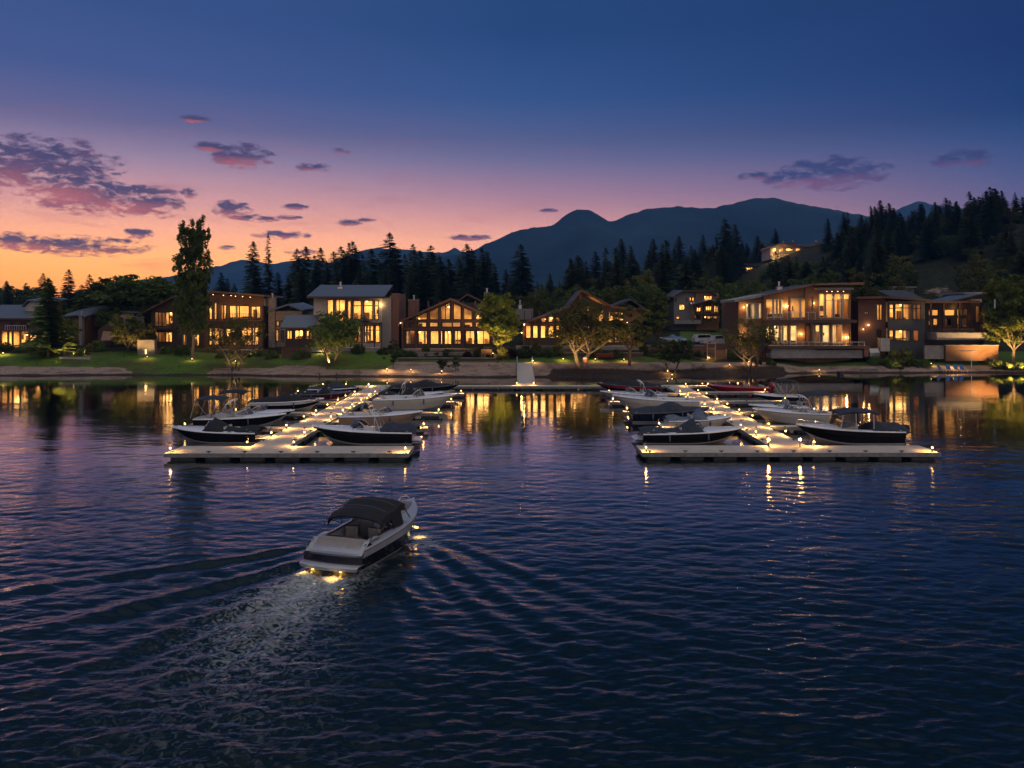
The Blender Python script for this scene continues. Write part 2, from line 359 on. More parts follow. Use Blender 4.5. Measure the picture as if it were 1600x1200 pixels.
# ------------------------------------------------------------------ water
def water_mat():
    m = bpy.data.materials.new('lake_water'); m.use_nodes = True; t = m.node_tree; t.nodes.remove(t.nodes['Principled BSDF'])
    deep = t.nodes.new('ShaderNodeBsdfDiffuse'); deep.inputs[0].default_value = (.003, .012, .018, 1)
    gl = t.nodes.new('ShaderNodeBsdfGlossy'); gl.inputs['Roughness'].default_value = .04
    fr = t.nodes.new('ShaderNodeFresnel'); fr.inputs['IOR'].default_value = 1.33
    fm = t.nodes.new('ShaderNodeMath'); fm.operation = 'MULTIPLY'; fm.use_clamp = True; fm.inputs[1].default_value = 3.7; pw = t.nodes.new('ShaderNodeMath'); pw.operation = 'POWER'; pw.inputs[1].default_value = 1.6; t.links.new(fr.outputs[0], pw.inputs[0]); t.links.new(pw.outputs[0], fm.inputs[0])
    p = t.nodes.new('ShaderNodeMixShader'); t.links.new(fm.outputs[0], p.inputs[0]); t.links.new(deep.outputs[0], p.inputs[1]); t.links.new(gl.outputs[0], p.inputs[2])
    tx = t.nodes.new('ShaderNodeTexCoord')
    at = t.nodes.new('ShaderNodeAttribute'); at.attribute_name = 'ripple'
    fo = t.nodes.new('ShaderNodeAttribute'); fo.attribute_name = 'foam'
    def nz(s, sc3, d=3, dist=0):
        mp = t.nodes.new('ShaderNodeMapping'); mp.inputs['Scale'].default_value = sc3; t.links.new(tx.outputs['Object'], mp.inputs[0])
        n = t.nodes.new('ShaderNodeTexNoise'); n.inputs['Scale'].default_value = s; n.inputs['Detail'].default_value = d; n.inputs['Distortion'].default_value = dist
        t.links.new(mp.outputs[0], n.inputs['Vector']); return n.outputs[0]
    b = t.nodes.new('ShaderNodeBump'); b.inputs['Distance'].default_value = .03
    t.links.new(at.outputs['Fac'], b.inputs['Strength']); t.links.new(nz(3.6, (.75, 1.5, 1), 5, .5), b.inputs['Height'])
    [t.links.new(b.outputs[0], q.inputs['Normal']) for q in (deep, gl, fr)]
    # foam
    n = nz(3.4, (1, 1, 1), 10, 2.2)
    a = t.nodes.new('ShaderNodeMath'); a.operation = 'MULTIPLY_ADD'; t.links.new(n, a.inputs[0]); a.inputs[1].default_value = 2.8; a.inputs[2].default_value = -1.95
    s = t.nodes.new('ShaderNodeMath'); s.operation = 'ADD'; t.links.new(a.outputs[0], s.inputs[0]); t.links.new(fo.outputs['Fac'], s.inputs[1])
    r = t.nodes.new('ShaderNodeMapRange'); r.inputs[1].default_value = -.4; r.inputs[2].default_value = 1.5; t.links.new(s.outputs[0], r.inputs[0])
    mu = t.nodes.new('ShaderNodeMath'); mu.operation = 'MULTIPLY'; t.links.new(r.outputs[0], mu.inputs[0])
    cl = t.nodes.new('ShaderNodeMapRange'); cl.inputs[2].default_value = .3; t.links.new(fo.outputs['Fac'], cl.inputs[0]); t.links.new(cl.outputs[0], mu.inputs[1])
    d = t.nodes.new('ShaderNodeBsdfDiffuse'); d.inputs[0].default_value = (.55, .6, .62, 1); 
    mx = t.nodes.new('ShaderNodeMixShader'); t.links.new(mu.outputs[0], mx.inputs[0]); t.links.new(p.outputs[0], mx.inputs[1]); t.links.new(d.outputs[0], mx.inputs[2])
    t.links.new(mx.outputs[0], t.nodes['Material Output'].inputs[0])
    return m
rng = np.random.RandomState(5)
wy = [9.]
while wy[-1] < 122: wy.append(wy[-1]*1.0032)
wy = np.array(wy); wa = np.concatenate([np.linspace(-1.5, -.72, 60, endpoint=False), np.linspace(-.72, .72, 640), np.linspace(.72, 1.5, 61)[1:]])
A2, Y2 = np.meshgrid(wa, wy); X2 = (A2*(Y2+4)).ravel(); Y2 = Y2.ravel()
Zw = np.zeros_like(X2)
dist = np.hypot(X2, Y2)
# local wind: strong in the open, calm behind the docks and by the shore
calm = ip(Y2, [9, 30, 45, 60, 75, 92, 100, 112], [.80, .56, .22, .12, .08, .05, .028, .012])
patch = .82+.3*np.sin(X2*.09+1.6*np.sin(Y2*.07))*np.sin(Y2*.13+.6+np.sin(X2*.05))+.12*np.sin(X2*.31+Y2*.23)
for k in range(80):
    lam = .26*(1.9/.26)**(rng.rand()**1.15); th = rng.randn()*.42+(.22 if k % 3 else -.42)
    kx, ky = math.sin(th)*2*math.pi/lam, math.cos(th)*2*math.pi/lam
    amp = .0050*lam**.62/(1+.3*lam)
    ph = rng.rand()*6.28; w = kx*X2+ky*Y2+ph+.5*np.sin(X2*.21+k)+.5*np.sin(Y2*.17+k*2)
    res = np.clip(1.5-(.0032*Y2*4.2)/lam, 0, 1)
    s = np.sin(w); Zw += amp*res*(s+.34*np.cos(2*w))
for k in range(9):
    lam = 3.2+4.2*rng.rand(); th = rng.randn()*.5; kk = 2*math.pi/lam
    Zw += .010*lam**.4*np.sin(kk*(math.sin(th)*X2+math.cos(th)*Y2)+rng.rand()*6.28+.6*np.sin(X2*.11+k))*.6
Zw *= calm*patch
# boat wake: crests running off both sides of the stern, drawn in lake coordinates
def ridge_line(pts, amp, wid, far=1.0):
    global Zw
    pts = np.array(pts, float); best = np.full_like(X2, 1e9); sgn = np.zeros_like(X2); tt = np.zeros_like(X2); tot = 0
    seg = np.hypot(*(pts[1:]-pts[:-1]).T); cum = np.concatenate([[0], np.cumsum(seg)])
    for i in range(len(pts)-1):
        a, b = pts[i], pts[i+1]; d = (b-a)/seg[i]
        u = np.clip((X2-a[0])*d[0]+(Y2-a[1])*d[1], 0, seg[i])
        qx, qy = X2-(a[0]+d[0]*u), Y2-(a[1]+d[1]*u); r = np.hypot(qx, qy); s = np.sign(d[0]*qy-d[1]*qx)
        k = r < best; best[k] = r[k]; sgn[k] = s[k]; tt[k] = (cum[i]+u[k])/cum[-1]
    w = wid*(.7+.9*tt); q = best*sgn/w
    env = np.clip(tt*8, 0, 1)*np.clip((1-tt)*3, 0, 1)*(1-.45*tt)
    Zw += amp*env*(np.exp(-q*q)-.75*np.exp(-(q-1.5)**2)+.35*np.exp(-(q-3.0)**2)-.25*np.exp(-(q+1.6)**2))*(1+.25*np.sin(X2*2.1+Y2*1.3))
    return best, tt
def wp(px, py): Y = K_/(py-HOR); return ((px-800)/F*Y, Y)
K_ = HC*F
for pts, a, w in (([(480, 852), (380, 872), (240, 890), (90, 912), (-120, 950)], .095, .34), ([(490, 872), (400, 900), (250, 935), (100, 975), (-60, 1010)], .11, .38),
                  ([(495, 890), (420, 935), (300, 975), (160, 1030), (0, 1100)], .10, .34), ([(470, 940), (380, 1000), (260, 1060), (120, 1140)], .07, .3),
                  ([(655, 850), (700, 885), (760, 935), (850, 1000), (960, 1080)], -.06, .3), ([(650, 880), (700, 930), (770, 985), (850, 1050), (950, 1130)], -.055, .3),
                  ([(690, 845), (780, 890), (900, 940), (1060, 990), (1250, 1060)], -.05, .34), ([(600, 910), (660, 985), (740, 1070)], -.06, .3)):
    ridge_line([wp(*p) for p in pts], a, w)
# churned trail behind the stern
trail = np.array([(-5.75, 27.2), (-6.15, 25.9), (-6.55, 24.0), (-6.7, 21.5), (-6.4, 18.5), (-5.8, 15)])
best = np.full_like(X2, 1e9); tt = np.zeros_like(X2); seg = np.hypot(*(trail[1:]-trail[:-1]).T); cum = np.concatenate([[0], np.cumsum(seg)])
for i in range(len(trail)-1):
    a, b = trail[i], trail[i+1]; d = (b-a)/seg[i]; u = np.clip((X2-a[0])*d[0]+(Y2-a[1])*d[1], 0, seg[i])
    r = np.hypot(X2-(a[0]+d[0]*u), Y2-(a[1]+d[1]*u)); k = r < best; best[k] = r[k]; tt[k] = (cum[i]+u[k])
wdt = .95+.17*tt; core = np.exp(-(best/wdt)**2)*np.exp(-tt/5.5)
idx = np.where(core > .02)[0]
for i in idx:
    v = Vector((X2[i]*2.1, Y2[i]*2.1, .3)); Zw[i] += core[i]*(.13*noise.fractal(v, .8, 2.1, 4)+.06*(abs(noise.noise(v*2.3))-.2))
foam = np.clip(core*1.5*(1-.35*np.clip(tt/9, 0, 1)), 0, 1.0)
# bow and side foam along the starboard hull, strengthened to show the added glow
for (cx, cy, rr, s) in ((-3.55, 31.3, .5, .85), (-3.2, 30.3, .7, .6), (-3.7, 28.8, .5, .3), (-5.4, 26.6, .5, .5)):
    g = np.exp(-((X2-cx)**2+(Y2-cy)**2)/rr**2); foam = np.maximum(foam, g*s)
edge = np.clip((1.5-np.abs(A2.ravel()))*8, 0, 1)*np.clip((Y2-9)/1.5, 0, 1)
Zw *= edge
wat = grid_mesh('water', np.stack([X2, Y2, Zw], 1), len(wy), len(wa), water_mat()); tag(wat, kind='structure')
attr(wat, 'foam', foam); attr(wat, 'ripple', calm*1.25*patch+.012+.3*np.clip(core, 0, 1))
mb = MB(); wm = wat.data.materials[0]           # the rest of the lake
mb.quad((-900, -600, 0), (900, -600, 0), (900, 9, 0), (-900, 9, 0), wm)
for s in (-1, 1):
    a = (s*1.5*(9+4), 9, 0); b = (s*1.5*(wy[-1]+4), wy[-1], 0); c = (s*900, wy[-1], 0); d = (s*900, 9, 0)
    mb.poly([a, b, c, d] if s < 0 else [a, d, c, b], wm)
o = mb.build('water'); tag(o, kind='structure')
# ------------------------------------------------------------------ haze over the valley
def haze(dens):
    mb = MB(); m = bpy.data.materials.new('haze'); m.use_nodes = True; t = m.node_tree; t.nodes.clear()
    o = t.nodes.new('ShaderNodeOutputMaterial'); v = t.nodes.new('ShaderNodeVolumePrincipled')
    v.inputs['Density'].default_value = dens; v.inputs['Color'].default_value = (.15, .42, 1, 1); v.inputs['Anisotropy'].default_value = 0
    t.links.new(v.outputs[0], o.inputs['Volume'])
    mb.box(-3600, 3600, -620, 3450, -4, 475, m)
    o = mb.build('haze'); tag(o, kind='stuff'); m.cycles.homogeneous_volume = True if hasattr(m.cycles, 'homogeneous_volume') else None
    return o
HAZE = 1.55e-4
if HAZE: haze(HAZE)
# ------------------------------------------------------------------ boats
GEL = mat('white_gelcoat', (.68, .69, .72), .25, var=.04, coat=.5)
GELC = mat('cream_gelcoat', (.58, .54, .46), .28, var=.05, coat=.5)
HBLACK = mat('black_hull', (.010, .010, .012), .18, var=.3, coat=.6)
HNAVY = mat('navy_hull', (.012, .016, .035), .2, var=.2, coat=.6)
HRED = mat('red_hull', (.28, .012, .02), .22, var=.15, coat=.6)
HTAN = mat('tan_hull', (.40, .27, .20), .3, var=.08, coat=.4)
VINYL = mat('cream_vinyl', (.42, .40, .37), .55, var=.1)
VINYLD = mat('grey_vinyl', (.12, .13, .16), .55, var=.15)
COVD = mat('navy_canvas', (.018, .024, .042), .85, var=.35, scale=3, bump=.3)
COVB = mat('black_canvas', (.006, .007, .011), .85, var=.35, scale=3, bump=.3)
COVG = mat('slate_canvas', (.09, .12, .17), .85, var=.3, scale=3, bump=.3)
CHROME = mat('polished_steel', (.65, .65, .66), .15, metal=1, var=.02)
CARPET = mat('cockpit_carpet', (.10, .085, .075), .95, var=.2, scale=20)
RUBBER = mat('black_rubber', (.015, .015, .015), .8)
def hull_fn(L, B, fb, bowx=2.4):
    def b(u):
        t = .95+.05*min(1, u/.3)
        return B/2*t*(1 if u < .42 else max(.012, 1-((u-.42)/.58)**bowx))
    def zs(u): return fb*(.9+.34*u**1.8)
    def bc(u): return b(u)*.84*(1-.42*max(0, (u-.5)/.5)**1.4)
    def zc(u): return .02+.62*fb*max(0, (u-.45)/.55)**2.0
    def zk(u): return -.32+(zs(1)*.5+.32)*max(0, (u-.55)/.45)**2.6
    return b, zs, bc, zc, zk
def boat(name, label, x, y, rz, L=6.3, B=2.35, fb=.82, hull=HBLACK, top=GEL, bottom=GEL, cover=None, cover_kind=None, bimini=None, arch=False, shield=True, outboard=False,
         outcover=None, platform=True, stripe=None, u0=.1, u1=.58, open_bow=False, rail=False, hardtop=False, seats=True, bimini_h=1.75, bimini_folded=None, rec=False, cat='motorboat',
         group=None, wsh=.42, bimini_x=None, fender=True, drop=0):
    b, zs, bc, zc, zk = hull_fn(L, B, fb)
    root = thing(name, label, cat, (x, y, 0), rz, group)
    us = [0, .08, .16, .25, .34, .42, .5, .58, .66, .73, .8, .86, .91, .95, .98, 1]
    def rake(u, f): return L*(u-.13*f*u**5)
    hm = MB()
    for sd in (-1, 1):
        rows = []
        for u in us:
            zr = zs(u); p = [(rake(u, 1), 0, zk(u)), (rake(u, .8), sd*bc(u), zc(u)), (rake(u, .72), sd*(bc(u)*.8+b(u)*.2+.02), zc(u)+.10*fb),
                             (rake(u, .3), sd*(b(u)*.98), zc(u)*.35+zr*.62), (rake(u, .06), sd*(b(u)+.02), zr-.10), (rake(u, .05), sd*(b(u)+.035), zr-.07), (rake(u, .02), sd*(b(u)+.03), zr-.03), (L*u, sd*b(u), zr)]
            rows.append(p)
        nb = len(rows[0])
        for j, m in zip(range(nb-1), (bottom, bottom, hull, stripe or hull, RUBBER if hull != GEL else CHROME, top, top)):
            pr = [[r[j], r[j+1]] for r in rows]
            if sd < 0: pr = [list(reversed(q)) for q in pr]
            hm.loft(pr, m)
    # transom
    tr = [(0, -b(0), zs(0)-drop), (0, -bc(0), zc(0)), (0, 0, zk(0)), (0, bc(0), zc(0)), (0, b(0), zs(0)-drop)]
    hm.poly(tr, hull)
    hull_o = hm.build('hull', root, smooth=True)
    # deck: side decks, foredeck with camber, aft deck
    dm = MB(); bw = .26
    def bi(u): return max(.05, b(u)-bw*(1 if u < u1-.1 else 1+.5*(u-u1+.1)/.1))
    cu = [u0+(u1-u0)*k/8 for k in range(9)]
    for sd in (-1, 1):
        rows = [[(L*u, sd*b(u), zs(u)), (L*u, sd*(b(u)*.45+bi(u)*.55), zs(u)+.05), (L*u, sd*bi(u), zs(u)+.045), (L*u, sd*(bi(u)-.03), zs(u)-.02), (L*u, sd*(bi(u)-.05), .18)] for u in cu]
        if sd > 0: rows = [list(reversed(r)) for r in rows]
        dm.loft(rows, top)
    fu = [u1+(1-u1)*k/9 for k in range(10)]
    fr = []
    for u in fu:
        w = b(u); c = .10*w/(B/2)+.03
        fr.append([(L*u, w*s, zs(u)+c*(1-s*s)+(.02 if abs(s) < 1 else 0)) for s in (-1, -.9, -.6, -.3, 0, .3, .6, .9, 1)])
    if open_bow:
        dm.loft([[r[0], r[1], r[2]] for r in fr], top); dm.loft([[r[6], r[7], r[8]] for r in fr], top); dm.loft([r[2:7] for r in fr[7:]], top)
        dm.loft([[(p[0], p[1], p[2]-.34) for p in r[2:7]] for r in fr[:8]], VINYL)
        for a_, q_ in ((2, 1), (6, -1)):
            w_ = [[fr[i][a_], (fr[i][a_][0], fr[i][a_][1], fr[i][a_][2]-.36)] for i in range(8)]
            dm.loft(w_, top)
        dm.loft([[fr[7][k], (fr[7][k][0], fr[7][k][1], fr[7][k][2]-.36)] for k in range(2, 7)], top)
    else: dm.loft(fr, top)
    # bulkhead under the windshield
    w = bi(u1)-.03; dm.quad((L*u1, -w, .18), (L*u1, w, .18), (L*u1, w, zs(u1)+.06), (L*u1, -w, zs(u1)+.06), top)
    au = [0, u0*.5, u0]
    if not drop: dm.loft([[(L*u, b(u)*s, zs(u)+.05*(1-s*s)) for s in (-1, -.6, 0, .6, 1)] for u in au], top)
    w = bi(u0); dm.quad((L*u0, -w, .18), (L*u0, -w, zs(u0)+.03), (L*u0, w, zs(u0)+.03), (L*u0, w, .18), top)
    dm.build('deck', root, smooth=True)
    fm = MB(); fm.poly([(L*u, -bi(u)+.05, .19) for u in cu]+[(L*u, bi(u)-.05, .19) for u in reversed(cu)], CARPET)
    fm.build('cockpit_floor', root)
    if platform:
        pm = MB(); pl = .5; bp = b(0)*.93
        rows = [[(xx, bp*s*(1-.18*max(0, (-xx/pl))**2), z) for s in (-1, -.5, 0, .5, 1)] for xx, z in ((.02, .30), (-pl*.8, .30), (-pl, .27), (-pl, .20), (0, .16))]
        pm.loft(rows, top); pm.build('swim_platform', root, smooth=True)
    if seats and not (cover and cover_kind == 'full'):
        for sd in (-1, 1):
            s_ = MB(); cx = L*(u1-.17); s_.rbox(cx-.25, cx+.28, sd*.48-.25, sd*.48+.25, .45, .58, VINYL); s_.rbox(cx-.32, cx-.2, sd*.48-.26, sd*.48+.26, .5, 1.08, VINYL); s_.tube([(cx, sd*.48, .19), (cx, sd*.48, .46)], .05, METAL)
            s_.build('helm_seat', root, smooth=True)
        s_ = MB(); w = bi(u0+.05)-.08; s_.rbox(L*u0+.02, L*u0+.55, -w, w, .2, .55, VINYL, .06); s_.rbox(L*u0-.02, L*u0+.16, -w, w, .5, .92, VINYL, .06); s_.build('rear_bench', root, smooth=True)
        s_ = MB(); w = bi(u1)-.06
        for a0, a1 in ((-w, -w+.75), (w-.75, w)): s_.rbox(L*u1-.32, L*u1-.02, a0, a1, .2, zs(u1)+.1, top, .05)
        s_.build('dashboard', root, smooth=True)
        s_ = MB(); cx, cz = L*u1-.40, zs(u1)-.02
        s_.tube([(cx-.05*math.sin(t*.524)*.4, -.48+.17*math.cos(t*.524), cz+.17*math.sin(t*.524)) for t in range(13)], .016, RUBBER, 5); s_.tube([(cx, -.48, cz), (cx+.2, -.48, cz-.03)], .025, RUBBER)
        s_.build('steering_wheel', root, smooth=True)
    if shield:
        z0 = zs(u1)+.05; wb = bi(u1)+.05; base = []; topp = []
        for t in range(-6, 7):
            s = t/6; ang = s*1.25
            px_ = L*u1+.42*math.cos(ang*1.15)-.12-(abs(s)**3)*.62; py_ = wb*math.sin(ang)/math.sin(1.25)
            base.append((px_, py_, z0+(.06 if abs(s) < .5 else .03))); k = 1-abs(s)**4*.75
            topp.append((px_-.34*k, py_*.88, z0+wsh*k+.05))
        g = MB(); g.loft([base, topp], BOATGLASS); w_o = None
        f_ = MB(); f_.tube(topp, .022, CHROME, 5); f_.tube(base, .022, CHROME, 5)
        for k in (0, 3, 5, 7, 9, 12): f_.tube([base[k], topp[k]], .016, CHROME, 5)
        w_o = f_.build('windshield', root, smooth=True); g.build('pane', w_o, smooth=True)
    if cover:
        cm = MB(); a0, a1 = {'full': (-.02, min(.97, u1+.36)), 'cockpit': (-.02, u1+.02), 'aft': (-.04, (u0+u1)/2)}[cover_kind]
        rows = []
        for k in range(15):
            u = a0+(a1-a0)*k/14; uu = max(0, u); t = k/14
            pk = {'full': .18+.55*math.exp(-((uu-u1+.08)/.13)**2)+.2*math.exp(-((uu-.22)/.12)**2), 'cockpit': .22+.42*math.exp(-((t-.86)/.2)**2)+.14*math.sin(t*9), 'aft': .28+.2*math.sin(t*3.1)+.06*math.sin(t*11)}[cover_kind]
            pk *= min(1, (1-t)*6+.15); w = b(min(uu, 1))+.03
            rows.append([(L*u, w*s, zs(min(uu, 1))-.09+(.10+pk*(1-abs(s)**1.7)+.025*math.sin(k*2.3+s*5))*(1 if abs(s) < 1 else 0)) for s in (-1, -.93, -.7, -.4, 0, .4, .7, .93, 1)])
        cm.loft(rows, cover); cm.build('canvas_cover', root, smooth=True)
    if arch:
        ax = L*(u1-.26)
        for dx in (0, .34):
            am = MB(); am.tube([(ax+dx-.1, -b(.3), zs(.3)), (ax+dx+.28*(1 if not dx else -.2), -b(.3)*.86, zs(.3)+1.0), (ax+.5+dx*.4, -b(.3)*.5, zs(.3)+1.28), (ax+.5+dx*.4, b(.3)*.5, zs(.3)+1.28), (ax+dx+.28*(1 if not dx else -.2), b(.3)*.86, zs(.3)+1.0), (ax+dx-.1, b(.3), zs(.3))], .035, WHITEP if arch == 'white' else CHROME, 6)
            am.build('wakeboard_tower', root, smooth=True)
    def canopy(x0, x1, w, z, m, thick=.05, arc=.16):
        c_ = MB(); up, dn = [], []
        for k in range(9):
            t = k/8; xx = x0+(x1-x0)*t; zz = z+.10*math.sin(t*math.pi)+(-.06 if k in (0, 8) else 0)
            up.append([(xx, w*s, zz+arc*(1-s*s)+.015*math.sin(k*2+s*4)) for s in (-1, -.8, -.4, 0, .4, .8, 1)]); dn.append([(p[0], p[1], p[2]-thick) for p in reversed(up[-1])])
        c_.loft([u_+d_ for u_, d_ in zip(up, dn)], m, closed=True, cap=True); return c_
    if bimini:
        bx = bimini_x if bimini_x is not None else L*(u1-.42); bl = 2.1
        bo = canopy(bx, bx+bl, b(.3)*.9, bimini_h, bimini).build('bimini_canopy', root, smooth=True)
        for sd in (-1, 1):
            p_ = MB(); hz = zs(.3); hx = bx+bl*.55
            for ex in (bx+.05, bx+bl*.5, bx+bl-.05): p_.tube([(hx, sd*(b(.3)-.04), hz), (ex, sd*b(.3)*.88, bimini_h)], .016, CHROME, 5)
            p_.tube([(bx-.3, sd*(b(.1)-.05), zs(.1)), (bx+.05, sd*b(.3)*.88, bimini_h)], .012, CHROME, 5)
            p_.build('bimini_frame', root, smooth=True)
    if bimini_folded:
        p_ = MB(); bx = L*(u1-.3)
        p_.tube([(bx, -b(.3)*.95, zs(.3)+.5), (bx-.05, -b(.3)*.5, zs(.3)+.78), (bx-.05, b(.3)*.5, zs(.3)+.78), (bx, b(.3)*.95, zs(.3)+.5)], .11, bimini_folded, 8); p_.build('folded_bimini', root, smooth=True)
        for sd in (-1, 1): q_ = MB(); q_.tube([(bx+.5, sd*b(.3)*.97, zs(.3)), (bx, sd*b(.3)*.95, zs(.3)+.5)], .018, CHROME); q_.tube([(bx+.75, sd*b(.3)*.97, zs(.3)), (bx+.35, sd*b(.3)*.7, zs(.3)+1.25)], .02, METAL); q_.build('bimini_frame', root, smooth=True)
    if hardtop:
        bx = L*(u1-.30); h = canopy(bx-.2, bx+2.3, b(.35)*.86, 2.05, hardtop, .1, .14); h.build('canopy_top', root, smooth=True)
        gl = MB()
        for sd in (-1, 1):
            yy = sd*b(.35)*.8
            for a, c in (((L*u1+.25, zs(u1)), (bx+2.05, 2.05)), ((bx+1.25, zs(.4)), (bx+1.25, 2.08)), ((bx+.1, zs(.3)), (bx+.1, 2.05))): q_ = MB(); q_.tube([(a[0], yy, a[1]), (c[0], yy*.96, c[1])], .035, METAL); fo = q_.build('cabin_post', root, smooth=True)
            gl.quad((L*u1+.2, yy, zs(u1)+.05), (bx+1.3, yy, zs(.4)+.3), (bx+1.3, yy*.96, 1.98), (bx+2.0, yy*.96, 1.98), BOATGLASS)
        wq = b(.35)*.78
        gl.quad((L*u1+.26, -wq, zs(u1)+.05), (L*u1+.26, wq, zs(u1)+.05), (bx+2.06, wq*.96, 1.98), (bx+2.06, -wq*.96, 1.98), BOATGLASS)
        gl.build('cabin_glazing', root)
        q_ = MB(); q_.rbox(bx+1.0, L*u1+.15, -.75, .75, .2, zs(u1)+.35, VINYL, .08); q_.build('console', root, smooth=True)
    if rail:
        for sd in (-1, 1):
            q_ = MB(); pts = [(L*u, sd*max(.06, b(u)-.07), zs(u)+.02+.32*min(1, (u-.6)*9)) for u in (.6, .68, .76, .84, .92, .985)]; q_.tube(pts, .014, CHROME, 5)
            for k in (1, 2, 3, 4, 5): q_.tube([pts[k], (pts[k][0], pts[k][1], zs(.8))], .011, CHROME, 5)
            q_.build('bow_rail', root, smooth=True)
    if outboard:
        q_ = MB(); m = outcover or COVB
        q_.rbox(-.75, -.12, -.28, .28, .55, 1.2, m, .14); q_.rbox(-.55, -.22, -.12, .12, -.3, .62, RUBBER, .05); q_.build('outboard_motor', root, smooth=True)
    for u in (.05, .93):
        for sd in (-1, 1): q_ = MB(); q_.rbox(L*u-.09, L*u+.09, sd*(b(u)-.09)-.02, sd*(b(u)-.09)+.02, zs(u)+.04, zs(u)+.085, CHROME, .015); q_.build('cleat', root)
    if fender:
        for u in (.25, .62): q_ = MB(); q_.tube([(L*u, -b(u)-.07, zs(u)-.08), (L*u, -b(u)-.10, zs(u)-.2), (L*u, -b(u)-.09, zs(u)-.45), (L*u, -b(u)-.08, zs(u)-.52)], [.02, .06, .06, .03], COVG, 8); q_.build('fender', root, smooth=True)
    return root
PI = math.pi
DOCKED = 'boats moored at the docks'
# left dock, left side
boat('bowrider_boat', 'black hulled speedboat with black cockpit canvas just behind the left dock\'s front platform', -16.75, 54.5, PI, L=5.9, hull=HBLACK, cover=COVB, cover_kind='cockpit', group=DOCKED, fb=.8)
boat('bowrider_boat', 'white topped black speedboat with red bow and raised dark blue bimini at the left dock', -23.5, 61.4, 0, L=6.6, hull=HBLACK, bimini=COVD, group=DOCKED, bimini_h=2.1, bimini_x=.1, stripe=HBLACK, arch='white')
boat('bowrider_boat', 'low white and black runabout with bimini beside the red-bowed speedboat', -23.2, 64.9, 0, L=6.0, hull=HNAVY, bimini=COVB, group=DOCKED, bimini_h=2.25, bimini_x=.2, fb=.7)
boat('bowrider_boat', 'white sided black boat with peaked black canvas, third slip on the left dock\'s outer side', -22.9, 72.4, 0, L=6.3, hull=HBLACK, cover=COVB, cover_kind='full', group=DOCKED, stripe=GEL)
boat('runabout_boat', 'small dark red runabout moored behind the peaked black canvas boat', -20.8, 80.5, 0, L=5.2, B=2.0, hull=mat('wine_hull', (.09, .008, .012), .25, coat=.4), top=HNAVY, cover=COVB, cover_kind='cockpit', group=DOCKED, fb=.7)
boat('runabout_boat', 'dark covered runabout in the farthest outer slip of the left dock', -21.6, 87.5, 0, L=5.6, B=2.1, hull=HNAVY, top=GEL, cover=COVD, cover_kind='full', group=DOCKED, fb=.55, shield=False)
# left dock, right side
boat('sport_boat', 'black hulled white decked sport boat with swept arch, nearest inner slip of left dock', -6.45, 53.9, PI, L=6.7, B=2.4, hull=HBLACK, cover=COVD, cover_kind='aft', arch='white', rail=False, group=DOCKED, fb=.92, wsh=.5)
boat('bowrider_boat', 'tan sided white bowrider with rolled blue bimini moored between two lit fingers', -13.0, 62.6, 0, L=6.2, hull=HTAN, bottom=GELC, bimini_folded=COVG, group=DOCKED, fb=.85)
boat('cruiser_boat', 'long white cuddy cruiser with dark side windows at the left dock, bow out', -12.2, 73.0, 0, L=7.2, B=2.5, hull=GELC, top=GEL, arch=False, group=DOCKED, fb=1.05, wsh=.6, rail=True)
boat('runabout_boat', 'low runabout with red side stripe behind the long white cruiser', -12.8, 79.7, 0, L=6.2, hull=HRED, top=GEL, cover=COVB, cover_kind='cockpit', arch='white', group=DOCKED, fb=.7)
boat('bowrider_boat', 'black canvas covered boat with two humps by the rear walkway', -12.6, 86.2, 0, L=7.0, hull=HBLACK, top=HBLACK, cover=COVB, cover_kind='full', group=DOCKED, fb=.85)
# right dock, left side
boat('bowrider_boat', 'black boat with dark cockpit canvas left of the walkway behind the right dock\'s front platform', 8.5, 54.2, 0, L=6.8, B=2.4, hull=HBLACK, cover=COVD, cover_kind='cockpit', group=DOCKED, fb=.78)
boat('bowrider_boat', 'small pale cream runabout moored in the second inner slip of the right dock', 11.4, 60.6, 0, L=4.9, B=2.0, hull=GELC, bottom=GELC, group=DOCKED, fb=.75, shield=True, cover=COVG, cover_kind='cockpit')
boat('bowrider_boat', 'blue-black fully canvas covered boat lying behind the small pale runabout', 9.4, 64.8, 0, L=6.2, hull=HNAVY, top=HNAVY, cover=COVD, cover_kind='full', group=DOCKED, fb=.85)
boat('cruiser_boat', 'large white cuddy cruiser with tan tinted windshield, bow to open water at the right dock', 16.0, 71.2, PI, L=7.3, B=2.6, hull=GELC, bottom=GELC, group=DOCKED, fb=1.15, wsh=.62, rail=True)
boat('wake_boat', 'white wake boat with pale tower beyond the large white cruiser', 15.0, 80.0, PI, L=6.4, hull=GEL, arch='white', group=DOCKED, fb=.75)
boat('bowrider_boat', 'black covered boat with dark red side beside the right end of the rear walkway', 15.6, 87.3, PI, L=6.6, hull=HBLACK, top=HNAVY, cover=COVB, cover_kind='full', group=DOCKED, fb=.9, stripe=HRED)
